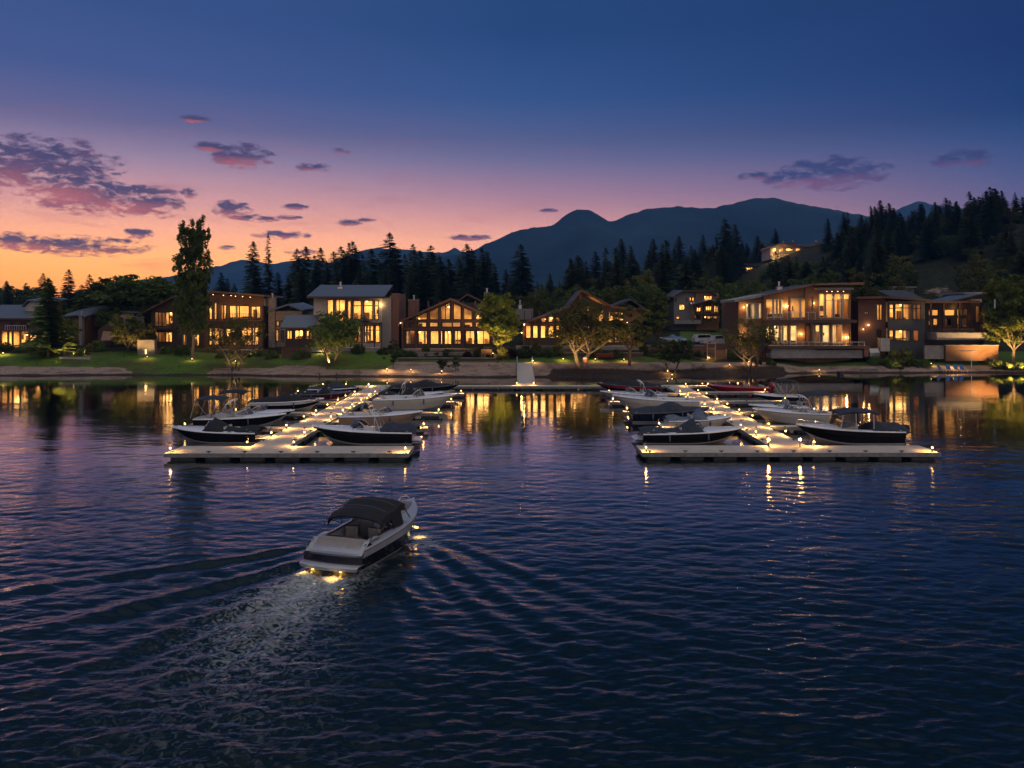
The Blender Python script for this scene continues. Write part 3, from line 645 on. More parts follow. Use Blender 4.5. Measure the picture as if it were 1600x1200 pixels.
# right dock, right side
boat('cabin_boat', 'dark hulled cabin boat with raised navy canopy top and canvas wrapped stern', 25.4, 54.0, PI, L=6.7, B=2.5, hull=HBLACK, hardtop=COVD, shield=False, cover=COVD, cover_kind='aft', outboard=True, outcover=COVD, rail=True, group=DOCKED, fb=.98, seats=False)
boat('bowrider_boat', 'cream bowrider with wakeboard tower under a flat navy bimini', 24.9, 63.4, PI, L=6.3, hull=GELC, bottom=GELC, bimini=COVD, arch='white', group=DOCKED, fb=.95, bimini_h=2.25, bimini_x=.3)
boat('fishing_boat', 'low bright red bass boat with dark outboard by the farthest outer finger', 27.3, 87.3, PI, L=6.6, B=2.2, hull=HRED, top=HRED, outboard=True, outcover=HRED, shield=False, group=DOCKED, fb=.75, seats=True)
boat('fishing_boat', 'small open dinghy with little dark sun canopy past the red bass boat', 28.0, 79.3, PI, L=4.6, B=1.8, hull=HNAVY, bimini=COVB, shield=False, group=DOCKED, fb=.6, bimini_h=1.9, bimini_x=.6, seats=False)
boat('fishing_boat', 'low white skiff lying in the fourth outer slip of the right dock', 25.5, 71.0, PI, L=5.0, B=1.8, hull=GEL, shield=False, group=DOCKED, fb=.5, seats=True)

# the boat under way
GELD = mat('shaded_white_gelcoat', (.33, .34, .37), .22, var=.06, coat=.6)  # white gelcoat darkened, the boat's shade is put into the colour
VINYL = mat('shaded_cream_vinyl', (.25, .22, .20), .55, var=.12)  # cream vinyl darkened likewise, shade put into its colour
hx, hy, hz = -5.85, 27.0, R(90-19)
fb_ = boat('motor_boat', 'white and black motorboat with black bimini under way on the open water, seen from astern', hx, hy, hz, L=6.3, B=2.4, hull=HBLACK, stripe=GELD, top=GELD, bottom=GELD, open_bow=True, seats=True, fb=.98, u0=.10, u1=.53, wsh=.45, fender=False, platform=False, drop=.26)
b, zs, bc, zc, zk = hull_fn(6.3, 2.4, .98); L = 6.3
# stern: sloped engine hatch, black band, white swim platform
m_ = MB(); w = b(0)
m_.loft([[(x-.06*(1-s*s), w*s*k, z+.03*(1-s*s)) for s in (-1, -.9, -.6, 0, .6, .9, 1)] for x, z, k in ((.72, .50, .8), (.70, 1.0, .84), (.62, 1.03, .86), (.45, 1.0, .88), (.40, .93, .88), (.22, .83, .9))], VINYL)
m_.loft([[(x-.06*(1-s*s), w*s*k, z+.03*(1-s*s)) for s in (-1, -.9, -.6, 0, .6, .9, 1)] for x, z, k in ((.22, .83, .9), (.19, .78, .9), (.12, .77, .9), (-.05, .70, .93), (-.1, .60, .95))], GELD)
m_.build('engine_hatch', fb_, smooth=True)
m_ = MB(); 
rows = [[(x-.12*(1-s*s), w*1.02*s, z) for s in (-1, -.97, -.5, 0, .5, .97, 1)] for x, z in ((-.02, .66), (-.12, .62), (-.14, .36))]; m_.loft(rows, HBLACK)
m_.build('transom_band', fb_, smooth=True)
m_ = MB(); rows = [[(x-.16*(1-s*s), w*k*s, z) for s in (-1, -.97, -.5, 0, .5, .97, 1)] for x, z, k in ((0, .36, 1.02), (-.38, .355, 1.02), (-.44, .31, 1.0), (-.42, .20, .98), (.05, .16, .96))]; m_.loft(rows, GELD)
m_.build('swim_platform', fb_, smooth=True)
for sd in (-1, 1):
    m_ = MB(); m_.loft([[(x, sd*(w-.02), z), (x, sd*(w-.20), z+.01), (x+.02, sd*(w-.3), z-.25)] for x, z in ((-.1, .66), (.1, .78), (.45, 1.0), (.9, 1.03), (1.3, 1.0))], GELD); m_.build('stern_side', fb_, smooth=True)
m_ = MB(); m_.rbox(.30, .36, -.08, .08, .83, .88, BLACKM, .01); m_.build('hatch_latch', fb_)
m_ = MB(); m_.lathe(0, 0, [(.02, 0), (.2, .004), (.2, .012), (.02, .014)], HBLACK, 16); em = m_.build('hatch_emblem', fb_); em.scale = (.55, 1, 1); em.location = (.03, 0, .745); em.rotation_euler = (0, R(-28), 0)
for xs_ in (1.8, 2.5):
    m_ = MB(); m_.tube([(xs_, 1.1*q_, (1.72 if xs_ < 2 else 1.80)+.2*(1-abs(q_)**2.6)+.012) for q_ in (-.96, -.8, -.5, -.2, 0, .2, .5, .8, .96)], .012, HBLACK, 4); m_.build('canopy_seam', fb_)
m_ = MB(); m_.tube([(5.3, .5, 1.2), (5.3, .5, 1.9)], .012, BLACKM); m_.build('antenna', fb_)
m_ = MB(); rimp = [(6.3*u, sd*(max(.05, b(u)-.28)), zs(u)+.06) for sd, us_ in ((-1, (.5, .4, .3, .2, .12)), (1, (.12, .2, .3, .4, .5))) for u in us_]
m_.tube(rimp[:5]+[(.62, -.6, 1.06), (.60, 0, 1.07), (.62, .6, 1.06)]+rimp[5:], .03, BLACKM, 6); m_.build('cockpit_rim', fb_, smooth=True)
# canopy
can = MB(); x0, x1_ = 1.25, 3.2; zt = 1.78; rows = []
for k in range(13):
    t = k/12; xx = x0+(x1_-x0)*t; zz = zt-.22*(1-t)**2*1.6-.05*t*t+.05*math.sin(t*PI*3)
    rows.append([(xx+.1*(abs(s)**2), 1.12*s, zz+.2*(1-abs(s)**2.6)-(.20 if abs(s) == 1 else 0)) for s in (-1, -.97, -.8, -.5, -.2, .2, .5, .8, .97, 1)])
can.loft(rows, COVB)
can.loft([[(p[0], p[1]*.985, p[2]-.04) for p in reversed(r)] for r in rows], COVB)
can.build('bimini_canopy', fb_, smooth=True)
sc_ = MB()                                       # rolled down starboard curtain
rows = [[(xx+(1-q)*.2, -1.12-.02*(1-q), zs(.45)+.06+(1.45-zs(.45))*q+.02*math.sin(xx*9)) for q in (0, .3, .6, 1)] for xx in (2.1, 2.3, 2.5, 2.7, 2.9)]
sc_.loft(rows, COVB); sc_.loft([[(p[0], p[1]+.03, p[2]) for p in reversed(r)] for r in rows], COVB); sc_.build('side_curtain', fb_, smooth=True)
for sd in (-1, 1):
    fr_ = MB()
    for a, c in (((.5, .98), (1.27, 1.45)), ((2.3, 1.05), (1.35, 1.45)), ((2.3, 1.05), (2.2, 1.7)), ((2.3, 1.05), (3.12, 1.66)), ((3.75, 1.1), (3.15, 1.68))): fr_.tube([(a[0], sd*1.08, a[1]), (c[0], sd*1.1, c[1])], .018, BLACKM, 6)
    fr_.build('bimini_frame', fb_, smooth=True)
for sd in (-1, 1): fr_ = MB(); fr_.tube([(5.6, sd*.35, 1.25), (5.75, sd*.3, 1.38), (6.05, sd*.18, 1.36), (6.12, sd*.1, 1.28)], .014, CHROME); fr_.build('bow_rail', fb_, smooth=True)
dr_ = MB(); dr_.rbox(-.62, -.3, -.16, .16, -.25, .16, RUBBER, .05); dr_.build('stern_drive', fb_, smooth=True)
UWL = mat('amber_lamp_glass', (.9, .7, .3), .3, emit=((1, .5, .08), 9))
def lamp_at(name, parent, x, y, z, watts, col=(1, .58, .2), r=.05, spot=None, up=False, tilt=0):
    l = bpy.data.lights.new(name, 'POINT' if not spot else 'SPOT'); l.energy = watts; l.color = col; l.shadow_soft_size = r; l.specular_factor = .0 if watts != 14 else .25
    o = bpy.data.objects.new(name, l); C.objects.link(o); o.location = (x, y, z)
    if parent: o.parent = parent
    if spot: l.spot_size = R(spot); l.spot_blend = .6
    if up: o.rotation_euler = (R(180)+tilt, 0, 0)
    elif tilt: o.rotation_euler = (tilt, 0, 0)
    return o
for k, yy in enumerate((-.35, .75)):
    q = MB(); q.lathe(-.18, yy, [(.02, .06), (.05, .07), (.05, .12), (.02, .13)], UWL, 8); o = q.build('stern_lamp', fb_)
    lamp_at('stern_light', fb_, -.78, yy, .34, 20, col=(1, .52, .12), spot=100, r=.05)
q = MB(); q.tube([(4.9, -.72, .42), (4.93, -.86, .40)], [.035, .035], UWL, 8); q.build('added_bow_lamp', fb_)  # added bow lamp, standing in for a yellow reflection on the water
lamp_at('added_bow_light', fb_, 4.95, -.95, .36, 26, col=(1, .55, .14), spot=95)

# the helmsman: seated under the canopy, seen from behind
def skin_mesh(name, pts, edges, rad, m, parent, root=0, sub=2):
    me = bpy.data.meshes.new(name); me.from_pydata(pts, edges, []); me.materials.append(m); o = bpy.data.objects.new(name, me); C.objects.link(o)
    md = o.modifiers.new('skin', 'SKIN'); md.use_smooth_shade = True
    for i, v in enumerate(me.skin_vertices[0].data): v.radius = (rad[i], rad[i]); v.use_root = (i == root)
    sb = o.modifiers.new('smooth', 'SUBSURF'); sb.levels = sb.render_levels = sub
    if parent: o.parent = parent
    return o
SKIN = mat('skin', (.36, .2, .13), .6, var=.06); SHIRT = mat('pale_blue_shirt', (.34, .42, .56), .85, var=.12, scale=8); SHORTS = mat('dark_shorts', (.03, .032, .04), .9); HAIR = mat('brown_hair', (.04, .022, .012), .8)
per = thing('person', 'person in pale blue shirt and dark shorts sitting at the moving motorboat\'s helm', 'person', (hx, hy, 0), hz)
px_, py_ = 2.42, -.48
J = [(0, 0, .70), (.02, 0, .95), (.0, 0, 1.12), (.03, 0, 1.24), (.05, 0, 1.33), (.07, 0, 1.45), (.09, 0, 1.53)]
R_ = [.15, .13, .15, .065, .06, .085, .06]; E_ = [(0, 1), (1, 2), (2, 3), (3, 4), (4, 5), (5, 6)]
for sd in (-1, 1):
    k = len(J); J += [(.02, sd*.17, 1.14), (.14, sd*.22, .93), (.36, sd*.13, 1.0), (.42, sd*.12, 1.01)]; R_ += [.06, .042, .032, .034]; E_ += [(2, k), (k, k+1), (k+1, k+2), (k+2, k+3)]
    for f_, (dy, ln) in enumerate(((-.03, .075), (-.01, .085), (.01, .08), (.03, .065))):
        m0 = len(J); J += [(.42+ln*.5, sd*.12+dy, 1.02), (.42+ln*.8, sd*.12+dy, .98), (.42+ln*.6, sd*.12+dy, .955)]; R_ += [.011, .010, .009]; E_ += [(k+3, m0), (m0, m0+1), (m0+1, m0+2)]
    m0 = len(J); J += [(.43, sd*.12-sd*.05, .99), (.46, sd*.12-sd*.06, .965)]; R_ += [.012, .010]; E_ += [(k+3, m0), (m0, m0+1)]
    k = len(J); J += [(.05, sd*.10, .66), (.46, sd*.13, .66), (.50, sd*.13, .27), (.62, sd*.13, .235)]; R_ += [.09, .065, .042, .035]; E_ += [(0, k), (k, k+1), (k+1, k+2), (k+2, k+3)]
off = lambda l: [(a+px_, b2+py_, c2) for a, b2, c2 in l]
skin_mesh('body', off(J), E_, R_, SKIN, per)
skin_mesh('shirt', off([(0, 0, .74), (.02, 0, .95), (0, 0, 1.12), (.02, 0, 1.21), (.02, -.17, 1.145), (.12, -.215, .96), (.02, .17, 1.145), (.12, .215, .96)]), [(0, 1), (1, 2), (2, 3), (2, 4), (4, 5), (2, 6), (6, 7)], [.17, .155, .17, .085, .08, .062, .08, .062], SHIRT, per)
skin_mesh('shorts', off([(0, 0, .70), (.05, -.10, .66), (.38, -.13, .665), (.05, .10, .66), (.38, .13, .665)]), [(0, 1), (1, 2), (0, 3), (3, 4)], [.165, .105, .085, .105, .085], SHORTS, per)
skin_mesh('hair', off([(.03, 0, 1.43), (.045, 0, 1.53), (.08, 0, 1.575)]), [(0, 1), (1, 2)], [.07, .085, .06], HAIR, per)

fb_.scale = (.94, .94, .94); per.scale = (.94, .94, .94)
# ------------------------------------------------------------------ docks
def deck_mat():
    m = mat('dock_planks', (.44, .385, .32), .6, var=.12, scale=1.5)
    t = m.node_tree; p = t.nodes['Principled BSDF']; tx = t.nodes['Texture Coordinate'] if 'Texture Coordinate' in t.nodes else t.nodes.new('ShaderNodeTexCoord')
    w = t.nodes.new('ShaderNodeTexWave'); w.inputs['Scale'].default_value = 2.1; w.bands_direction = 'DIAGONAL'; w.wave_profile = 'SAW'
    t.links.new(tx.outputs['Object'], w.inputs['Vector'])
    b = t.nodes.new('ShaderNodeBump'); b.inputs['Strength'].default_value = .35; b.inputs['Distance'].default_value = .02
    t.links.new(w.outputs[0], b.inputs['Height']); t.links.new(b.outputs[0], p.inputs['Normal']); return m
DECK = deck_mat(); FASC = mat('weathered_fascia', (.2, .195, .19), .7, var=.3, scale=3); FLOAT = mat('float_drum', (.03, .035, .04), .7, var=.4)
BULB = mat('dock_lamp_glass', (1, .8, .5), .3, emit=((1, .54, .16), 7))
ZT = .42
def seg(mbd, mbf, xa, ya, xb, yb, w, zt=ZT, th=.2):
    d = Vector((xb-xa, yb-ya, 0)); n = Vector((-d.y, d.x, 0)).normalized()*w/2; a = Vector((xa, ya, 0)); b = Vector((xb, yb, 0))
    c = [a-n, b-n, b+n, a+n]
    mbd.add([(p.x, p.y, z) for z in (zt-.05, zt) for p in c], [(0, 3, 2, 1), (4, 5, 6, 7), (0, 1, 5, 4), (1, 2, 6, 5), (2, 3, 7, 6), (3, 0, 4, 7)], DECK)
    e = n.normalized()*.03; dd = d.normalized()*.03; c = [a-n-e-dd, b-n-e+dd, b+n+e+dd, a+n+e-dd]
    mbf.add([(p.x, p.y, z) for z in (zt-th-.04, zt-.012) for p in c], [(0, 3, 2, 1), (4, 5, 6, 7), (0, 1, 5, 4), (1, 2, 6, 5), (2, 3, 7, 6), (3, 0, 4, 7)], FASC)
def floats(root, xa, ya, xb, yb, w, step=1.9):
    L = math.hypot(xb-xa, yb-ya); n = max(1, round(L/step)); d = ((xb-xa)/L, (yb-ya)/L); horiz = abs(d[0]) > abs(d[1])
    for k in range(n):
        t = (k+.5)/n; cx, cy_ = xa+(xb-xa)*t, ya+(yb-ya)*t; h = L/n*.36
        q = MB(); 
        if horiz: q.rbox(cx-h, cx+h, cy_-w/2+.08, cy_+w/2-.08, -.25, ZT-.24, FLOAT, .06)
        else: q.rbox(cx-w/2+.08, cx+w/2-.08, cy_-h, cy_+h, -.25, ZT-.24, FLOAT, .06)
        q.build('float', root, org=root.location, smooth=True)
def cleat(root, x, y):
    q = MB(); q.rbox(x-.14, x+.14, y-.03, y+.03, ZT+.06, ZT+.11, BLACKM, .02); q.rbox(x-.04, x+.04, y-.03, y+.03, ZT, ZT+.07, BLACKM, .01); q.build('cleat', root, org=root.location)
def dock(label, tx0, tx1, ty0, ty1, walk, lf, rf, fw=1.0):
    root = thing('floating_dock', label, 'dock', ((walk[0]+walk[2])/2, walk[1], 0))
    def piece(nm, xa, ya, xb, yb, w, fl=True, z=ZT):
        d, f = MB(), MB(); seg(d, f, xa, ya, xb, yb, w, z); o = d.build(nm, root, org=root.location); f.build('fascia', o, org=root.location)
        if fl: floats(root, xa, ya, xb, yb, w)
    piece('end_platform', tx0, (ty0+ty1)/2, tx1, (ty0+ty1)/2, ty1-ty0)
    piece('walkway', walk[0], ty1+.02, walk[2], walk[3], 2.3, z=ZT-.004)
    wx = lambda y: walk[0]+(walk[2]-walk[0])*(y-ty1)/(walk[3]-ty1)
    for y, xe in lf: piece('finger', xe, y, wx(y)-1.2, y, fw, z=ZT-.008)
    for y, xe in rf: piece('finger', wx(y)+1.2, y, xe, y, fw, z=ZT-.008)
    for x in np.arange(tx0+.4, tx1, 2.1): cleat(root, float(x), ty0+.12)
    for y, xe in lf: cleat(root, xe+.3, y-.3); cleat(root, (xe+wx(y))/2, y-.3)
    for y, xe in rf: cleat(root, xe-.3, y-.3); cleat(root, (xe+wx(y))/2, y-.3)
    for y in np.arange(ty1+2, walk[3], 4.2): cleat(root, wx(y)-1.0, float(y)); cleat(root, wx(y)+1.0, float(y))
    return root
LX = -14.8
lf = [(58.2, -23.4), (67.0, -22.8), (75.2, -22.4), (83.0, -22.0), (91.5, -22.6)]; rf = [(58.2, -6.0), (67.0, -5.7), (75.2, -5.3), (83.2, -4.9)]
dock('left T-shaped floating dock with pale deck and lit fingers', -20.1, -6.0, 47.4, 50.0, (LX, 50, LX, 92.7), lf, rf)
RX0, RX1 = 16.9, 18.3
lf2 = [(58.4, 10.2), (67.8, 9.2), (75.4, 9.0), (83.4, 9.6)]; rf2 = [(59.0, 25.4), (67.6, 25.2), (76.0, 25.6), (84.6, 26.4), (92.0, 26.5)]
dock('right T-shaped floating dock with the longer front platform', 7.6, 24.9, 47.6, 50.2, (RX0, 50.2, RX1, 93.0), lf2, rf2)
# rear walkway and gangway
wk = thing('floating_walkway', 'long narrow floating walkway joining the two docks near the beach', 'walkway', (1, 91.9, 0))
d, f = MB(), MB(); seg(d, f, LX+1.2, 91.9, RX1-1.2, 91.9, 1.7, ZT-.006); o = d.build('walkway_deck', wk, org=wk.location); f.build('fascia', o, org=wk.location); floats(wk, LX+1.2, 91.9, RX1-1.2, 91.9, 1.7, 2.3)
gx0, gx1 = X_(808, 94), X_(835, 94)
gw = thing('gangway', 'pale metal gangway ramp from the walkway up to the beach', 'gangway', ((gx0+gx1)/2, 92.8, .42))
gm = MB(); ya, yb, za, zb = 92.9, 115.5, .48, G(1.5, 115.5)+.12
DK2 = mat('gangway_tread', (.38, .37, .35), .5, var=.15, aniso=(1, 8, 1))
gx2, gx3 = X_(808, 115), X_(832, 115)
gm.add([(gx0, ya, za-.08), (gx1, ya, za-.08), (gx3, yb, zb-.08), (gx2, yb, zb-.08), (gx0, ya, za), (gx1, ya, za), (gx3, yb, zb), (gx2, yb, zb)], [(0, 3, 2, 1), (4, 5, 6, 7), (0, 1, 5, 4), (1, 2, 6, 5), (2, 3, 7, 6), (3, 0, 4, 7)], DK2)
gm.build('ramp_deck', gw, org=gw.location)
for xa, xb in ((gx0, gx2), (gx1, gx3)):
    q = MB(); P = lambda t, h: (xa+(xb-xa)*t, ya+(yb-ya)*t, za+(zb-za)*t+h)
    q.tube([P(.0, 0), P(0, .35)], .025, METAL); q.tube([P(0, .35), P(1, .35)], .025, METAL)
    for t in (.25, .5, .75): q.tube([P(t, 0), P(t, .35)], .02, METAL)
    q.build('handrail', gw, org=gw.location)
    q = MB(); q.tube([P(1, -.1), P(1, .8), (P(1, .8)[0], yb+.6, P(1, .8)[2]), (P(1, 0)[0], yb+.6, zb)], .05, WHITEP); q.build('rail_post', gw, org=gw.location, smooth=True)
# dock lights
proto_light = None
def dock_light(x, y, label, w=105, z=ZT, group='small lamps along the docks', h=.26):
    global proto_light
    if proto_light is None:
        r = thing('dock_lamp', label, 'lamp', (x, y, z), 0, group)
        q = MB(); q.lathe(0, 0, [(.07, 0), (.07, .02), (.025, .03), (.025, .2)], BLACKM, 8); q.lathe(0, 0, [(.05, .54), (.11, .542), (.02, .59)], BLACKM, 8); q.tube([(.05, 0, .03), (.06, 0, .545)], .008, BLACKM, 4); q.build('post', r)
        q = MB(); q.lathe(0, 0, [(.03, .2), (.05, .22), (.05, .27), (.03, .29)], BULB, 10); q.build('globe', r, smooth=True)
        lamp_at('light', r, 0, -.02, .49, w, col=(1, .50, .13), r=.03, spot=164); proto_light = r
    else:
        r = copy_tree(proto_light); jj = math.sin(x*12.9+y*78.2); r.location = (x+.06*jj, y+(.35*jj if 'edge lamp' in label else .05*jj), z); r.rotation_euler = (R(3*jj), R(4*math.cos(x*31+y)), jj*3); tag(r, label, 'lamp', group)
    return r
for nm, walkx, l_, r_, ty, xs in (('left', lambda y: LX, lf, rf, 47.7, (-19.9, -16.2, -13.3, -6.2)), ('right', lambda y: RX0+(RX1-RX0)*(y-50)/43, lf2, rf2, 47.9, (7.8, 15.6, 18.4, 24.6))):
    for k, x in enumerate(xs):
        dock_light(x, ty if k in (0, 3) else 50.0, 'glowing lamp at the %s of the %s dock\'s front platform' % (('left tip', 'joint left of the walkway', 'joint right of the walkway', 'right tip')[k], nm))
    for side, fs, sg in (('outer' if nm == 'left' else 'inner', l_, -1), ('inner' if nm == 'left' else 'outer', r_, 1)):
        for k, (y, xe) in enumerate(fs):
            od = ('nearest', 'second', 'third', 'fourth', 'farthest')[k]
            dock_light(walkx(y)+sg*1.05, y-.75, 'walkway lamp at the root of the %s %s finger on the %s dock' % (od, side, nm))
            if k < 4: dock_light(xe-sg*.25, y, 'lamp on the tip of the %s %s finger of the %s dock' % (od, side, nm))
            dock_light(walkx(y)+sg*1.05, y-4.4, 'walkway edge lamp one step before the %s %s finger on the %s dock' % (od, side, nm)) if k < 4 else None
for k, px in enumerate((505, 540, 575)): dock_light(X_(px, 91.2), 91.2, 'lamp on the left dock\'s rearmost finger, %s from the shore end' % ('third', 'second', 'first')[k])
for k, px in enumerate((808, 833)): dock_light(X_(px, 93)-.0, 92.6, 'lamp at the %s foot of the gangway' % ('left', 'right')[k])
for k, px in enumerate((1096, 1106, 1152)): dock_light(X_(px, 92), 91.8, 'lamp on the right dock\'s rearmost finger, %s from the walkway' % ('first', 'second', 'third')[k])

# the two strongest lamps of the right dock, by the foot of its walkway, throw the long glitter path
for px, lb in ((1201, 'brightest post lamp left of the right walkway\'s foot'), (1250, 'brightest post lamp right of the right walkway\'s foot')):
    y = 49.6; r = thing('post_lamp', lb, 'lamp', (X_(px, y), y, ZT), 0); q = MB(); q.lathe(0, 0, [(.06, 0), (.03, .03), (.03, .4)], BLACKM, 8); q.build('post', r)
    q = MB(); q.lathe(0, 0, [(.03, .4), (.06, .42), (.06, .50), (.03, .52)], mat('strong_lamp_glass', (1, .8, .5), .3, emit=((1, .45, .09), 130)), 10); q.build('globe', r, smooth=True)
# ------------------------------------------------------------------ houses
class House:
    def __init__(s, name, label, cat, pxc, Y, zb=None, group='lakefront houses'):
        s.Y = Y; x = X_(pxc, Y); s.zb = G(x, Y) if zb is None else zb
        s.r = thing(name, label, cat, (x, Y, s.zb), 0, group); s.o = s.r.location.copy()
    def X(s, px, dy=0): return X_(px, s.Y+dy)
    def Z(s, py, dy=0): return Z_(py, s.Y+dy)
    def box(s, name, px0, px1, py0, py1, dy0, dy1, m, parent=None, to_ground=False):
        q = MB(); q.box(s.X(px0), s.X(px1), s.Y+dy0, s.Y+dy1, (s.zb-1.2) if to_ground else s.Z(py1), s.Z(py0), m)
        return q.build(name, parent or s.r, org=s.o)
    def facade(s, px0, px1, pytop, pybot, wins, m, dy=0, th=.25, frame=None, name='wall', margin=.25, to_ground=True):
        """front wall with real openings; pytop is a row or a profile [(px, py)...]; wins: (px0, px1, py0, py1, nx, ny[, frame])"""
        prof = pytop if isinstance(pytop, list) else [(px0, pytop), (px1, pytop)]
        Xp = [s.X(p[0]) for p in prof]; Zp = [s.Z(p[1]) for p in prof]; T = lambda x: float(np.interp(x, Xp, Zp))
        x0, x1 = s.X(px0), s.X(px1); zb = s.zb-1.2 if to_ground else s.Z(pybot)
        W = []
        for w in wins: W.append((s.X(w[0]), s.X(w[1]), s.Z(w[3]), s.Z(w[2]), w[4], w[5], w[6] if len(w) > 6 else frame or FRAME))
        cuts = sorted(set([x0, x1]+[x for x in Xp if x0 < x < x1]+[v for w in W for v in w[:2]]))
        q = MB(); y0, y1 = s.Y+dy, s.Y+dy+th
        for xa, xb in zip(cuts[:-1], cuts[1:]):
            if xb-xa < 1e-4: continue
            xm = (xa+xb)/2; col = sorted([w for w in W if w[0] <= xm <= w[1]], key=lambda w: w[2])
            za, zc_ = zb, zb
            for w in col+[None]:
                if w: ta, tb = min(w[2], T(xa)-margin), min(w[2], T(xb)-margin)
                else: ta, tb = T(xa), T(xb)
                if ta-za > .01 or tb-zc_ > .01:
                    q.add([(xa, y0, za), (xb, y0, zc_), (xb, y1, zc_), (xa, y1, za), (xa, y0, ta), (xb, y0, tb), (xb, y1, tb), (xa, y1, ta)],
                          [(0, 3, 2, 1), (4, 5, 6, 7), (0, 1, 5, 4), (1, 2, 6, 5), (2, 3, 7, 6), (3, 0, 4, 7)], m)
                if w: za, zc_ = min(w[3], T(xa)-margin), min(w[3], T(xb)-margin)
        q.build(name, s.r, org=s.o)
        for (a, b_, z0, z1, nx, ny, fm) in W:
            ta, tb = min(z1, T(a)-margin), min(z1, T(b_)-margin); tt = lambda x: ta+(tb-ta)*(x-a)/(b_-a)
            if ta-z0 < .3 and tb-z0 < .3: continue
            q = MB(); e = .07; yf0, yf1 = y0-.04, y0+.10
            def bar(xa, za, xb, zb2, vert):
                if vert: q.add([(xa-e, yf0, za), (xa+e, yf0, za), (xa+e, yf1, za), (xa-e, yf1, za), (xa-e, yf0, zb2), (xa+e, yf0, zb2), (xa+e, yf1, zb2), (xa-e, yf1, zb2)], [(0, 3, 2, 1), (4, 5, 6, 7), (0, 1, 5, 4), (1, 2, 6, 5), (2, 3, 7, 6), (3, 0, 4, 7)], fm)
                else: q.add([(xa, yf0, za-e), (xb, yf0, zb2-e), (xb, yf1, zb2-e), (xa, yf1, za-e), (xa, yf0, za+e), (xb, yf0, zb2+e), (xb, yf1, zb2+e), (xa, yf1, za+e)], [(0, 3, 2, 1), (4, 5, 6, 7), (0, 1, 5, 4), (1, 2, 6, 5), (2, 3, 7, 6), (3, 0, 4, 7)], fm)
            bar(a+e, z0+e, b_-e, z0+e, 0); bar(a+e, ta-e, b_-e, tb-e, 0)
            for k in range(nx+1):
                x = a+e+(b_-a-2*e)*k/nx; bar(x, z0, x, max(z0+.1, tt(x)-.005), 1)
            for k in range(1, ny): zz = z0+(z1-z0)*(.72 if ny == 2 else k/ny); bar(a, min(zz, ta), b_, min(zz, tb), 0)
            fo = q.build('window', s.r, org=s.o)
            q = MB(); q.poly([(a+.03, y0+.05, z0), (b_-.03, y0+.05, z0), (b_-.03, y0+.05, max(tb, z0+.02)), (a+.03, y0+.05, max(ta, z0+.02))], WINGLASS); q.build('pane', fo, org=s.o)
    def room(s, px0, px1, py0, py1, dy=.3, depth=4.5, w=420, col=(1, .50, .15), seed=1, furn=5, curtains=2, prof=None):
        x0, x1, z0, z1 = s.X(px0), s.X(px1), s.Z(py1), s.Z(py0); y0, y1 = s.Y+dy, s.Y+dy+depth; rr = random.Random(seed)
        Tz = (lambda x: min(z1, float(np.interp(x, [s.X(p[0]) for p in prof], [s.Z(p[1]) for p in prof]))-.45)) if prof else (lambda x: z1)
        xs = sorted([x0, x1]+([x for x in (s.X(p[0]) for p in prof) if x0 < x < x1]+[x0+(x1-x0)*k/12 for k in range(1, 12)] if prof else []))
        xs = [x for x in xs if Tz(x) > z0+.15]; x0, x1 = xs[0], xs[-1]
        q = MB(); q.quad((x0, y0, z0), (x0, y1, z0), (x0, y1, Tz(x0)), (x0, y0, Tz(x0)), PLASTER); q.quad((x1, y1, z0), (x1, y0, z0), (x1, y0, Tz(x1)), (x1, y1, Tz(x1)), PLASTER); q.quad((x0, y0, z0), (x1, y0, z0), (x1, y1, z0), (x0, y1, z0), IFLOOR)
        for xa, xb in zip(xs[:-1], xs[1:]):
            q.quad((xa, y1, z0), (xb, y1, z0), (xb, y1, Tz(xb)), (xa, y1, Tz(xa)), PLASTER); q.quad((xa, y1, Tz(xa)), (xb, y1, Tz(xb)), (xb, y0, Tz(xb)), (xa, y0, Tz(xa)), PLASTER)
        H = z1-z0
        for k in range(furn):                                   # joinery, shelves and doorways at the back of the room, tables and sofas before it
            cx = rr.uniform(x0+.6, x1-.6); t = rr.random()
            if t < .35: ww = rr.uniform(.4, .9); q.box(cx-ww/2, cx+ww/2, y1-.5, y1-.02, z0, z0+min(H*rr.uniform(.35, .6), Tz(cx)-z0-.1), rr.choice((FURN, WOOD, FURN2)))
            elif t < .55: ww = rr.uniform(.5, 1.2); q.box(cx-ww/2, cx+ww/2, y1-.08, y1-.03, z0+min(1.3, (Tz(cx)-z0)*.4), z0+min(1.3+ww*.7, Tz(cx)-z0-.1), rr.choice((FURN, FURN2)))
            else:
                ww = rr.uniform(.8, 2.0); yy = rr.uniform(y0+.6, y1-1.4); hh = rr.uniform(.5, .85)
                q.box(cx-ww/2, cx+ww/2, yy, yy+.8, z0+.05, z0+hh*.6, rr.choice((FURN, FURN2))); q.box(cx-ww/2, cx+ww/2, yy+.6, yy+.8, z0+hh*.6, z0+hh, FURN)
        for k in range(curtains):
            cx = rr.uniform(x0+.3, x1-.3); q.box(cx-.16, cx+.16, y0+.05, y0+.13, z0+.03, Tz(cx)-.1, CURT)
        ro = q.build('room', s.r, org=s.o)
        n = max(1, round((x1-x0)/5))
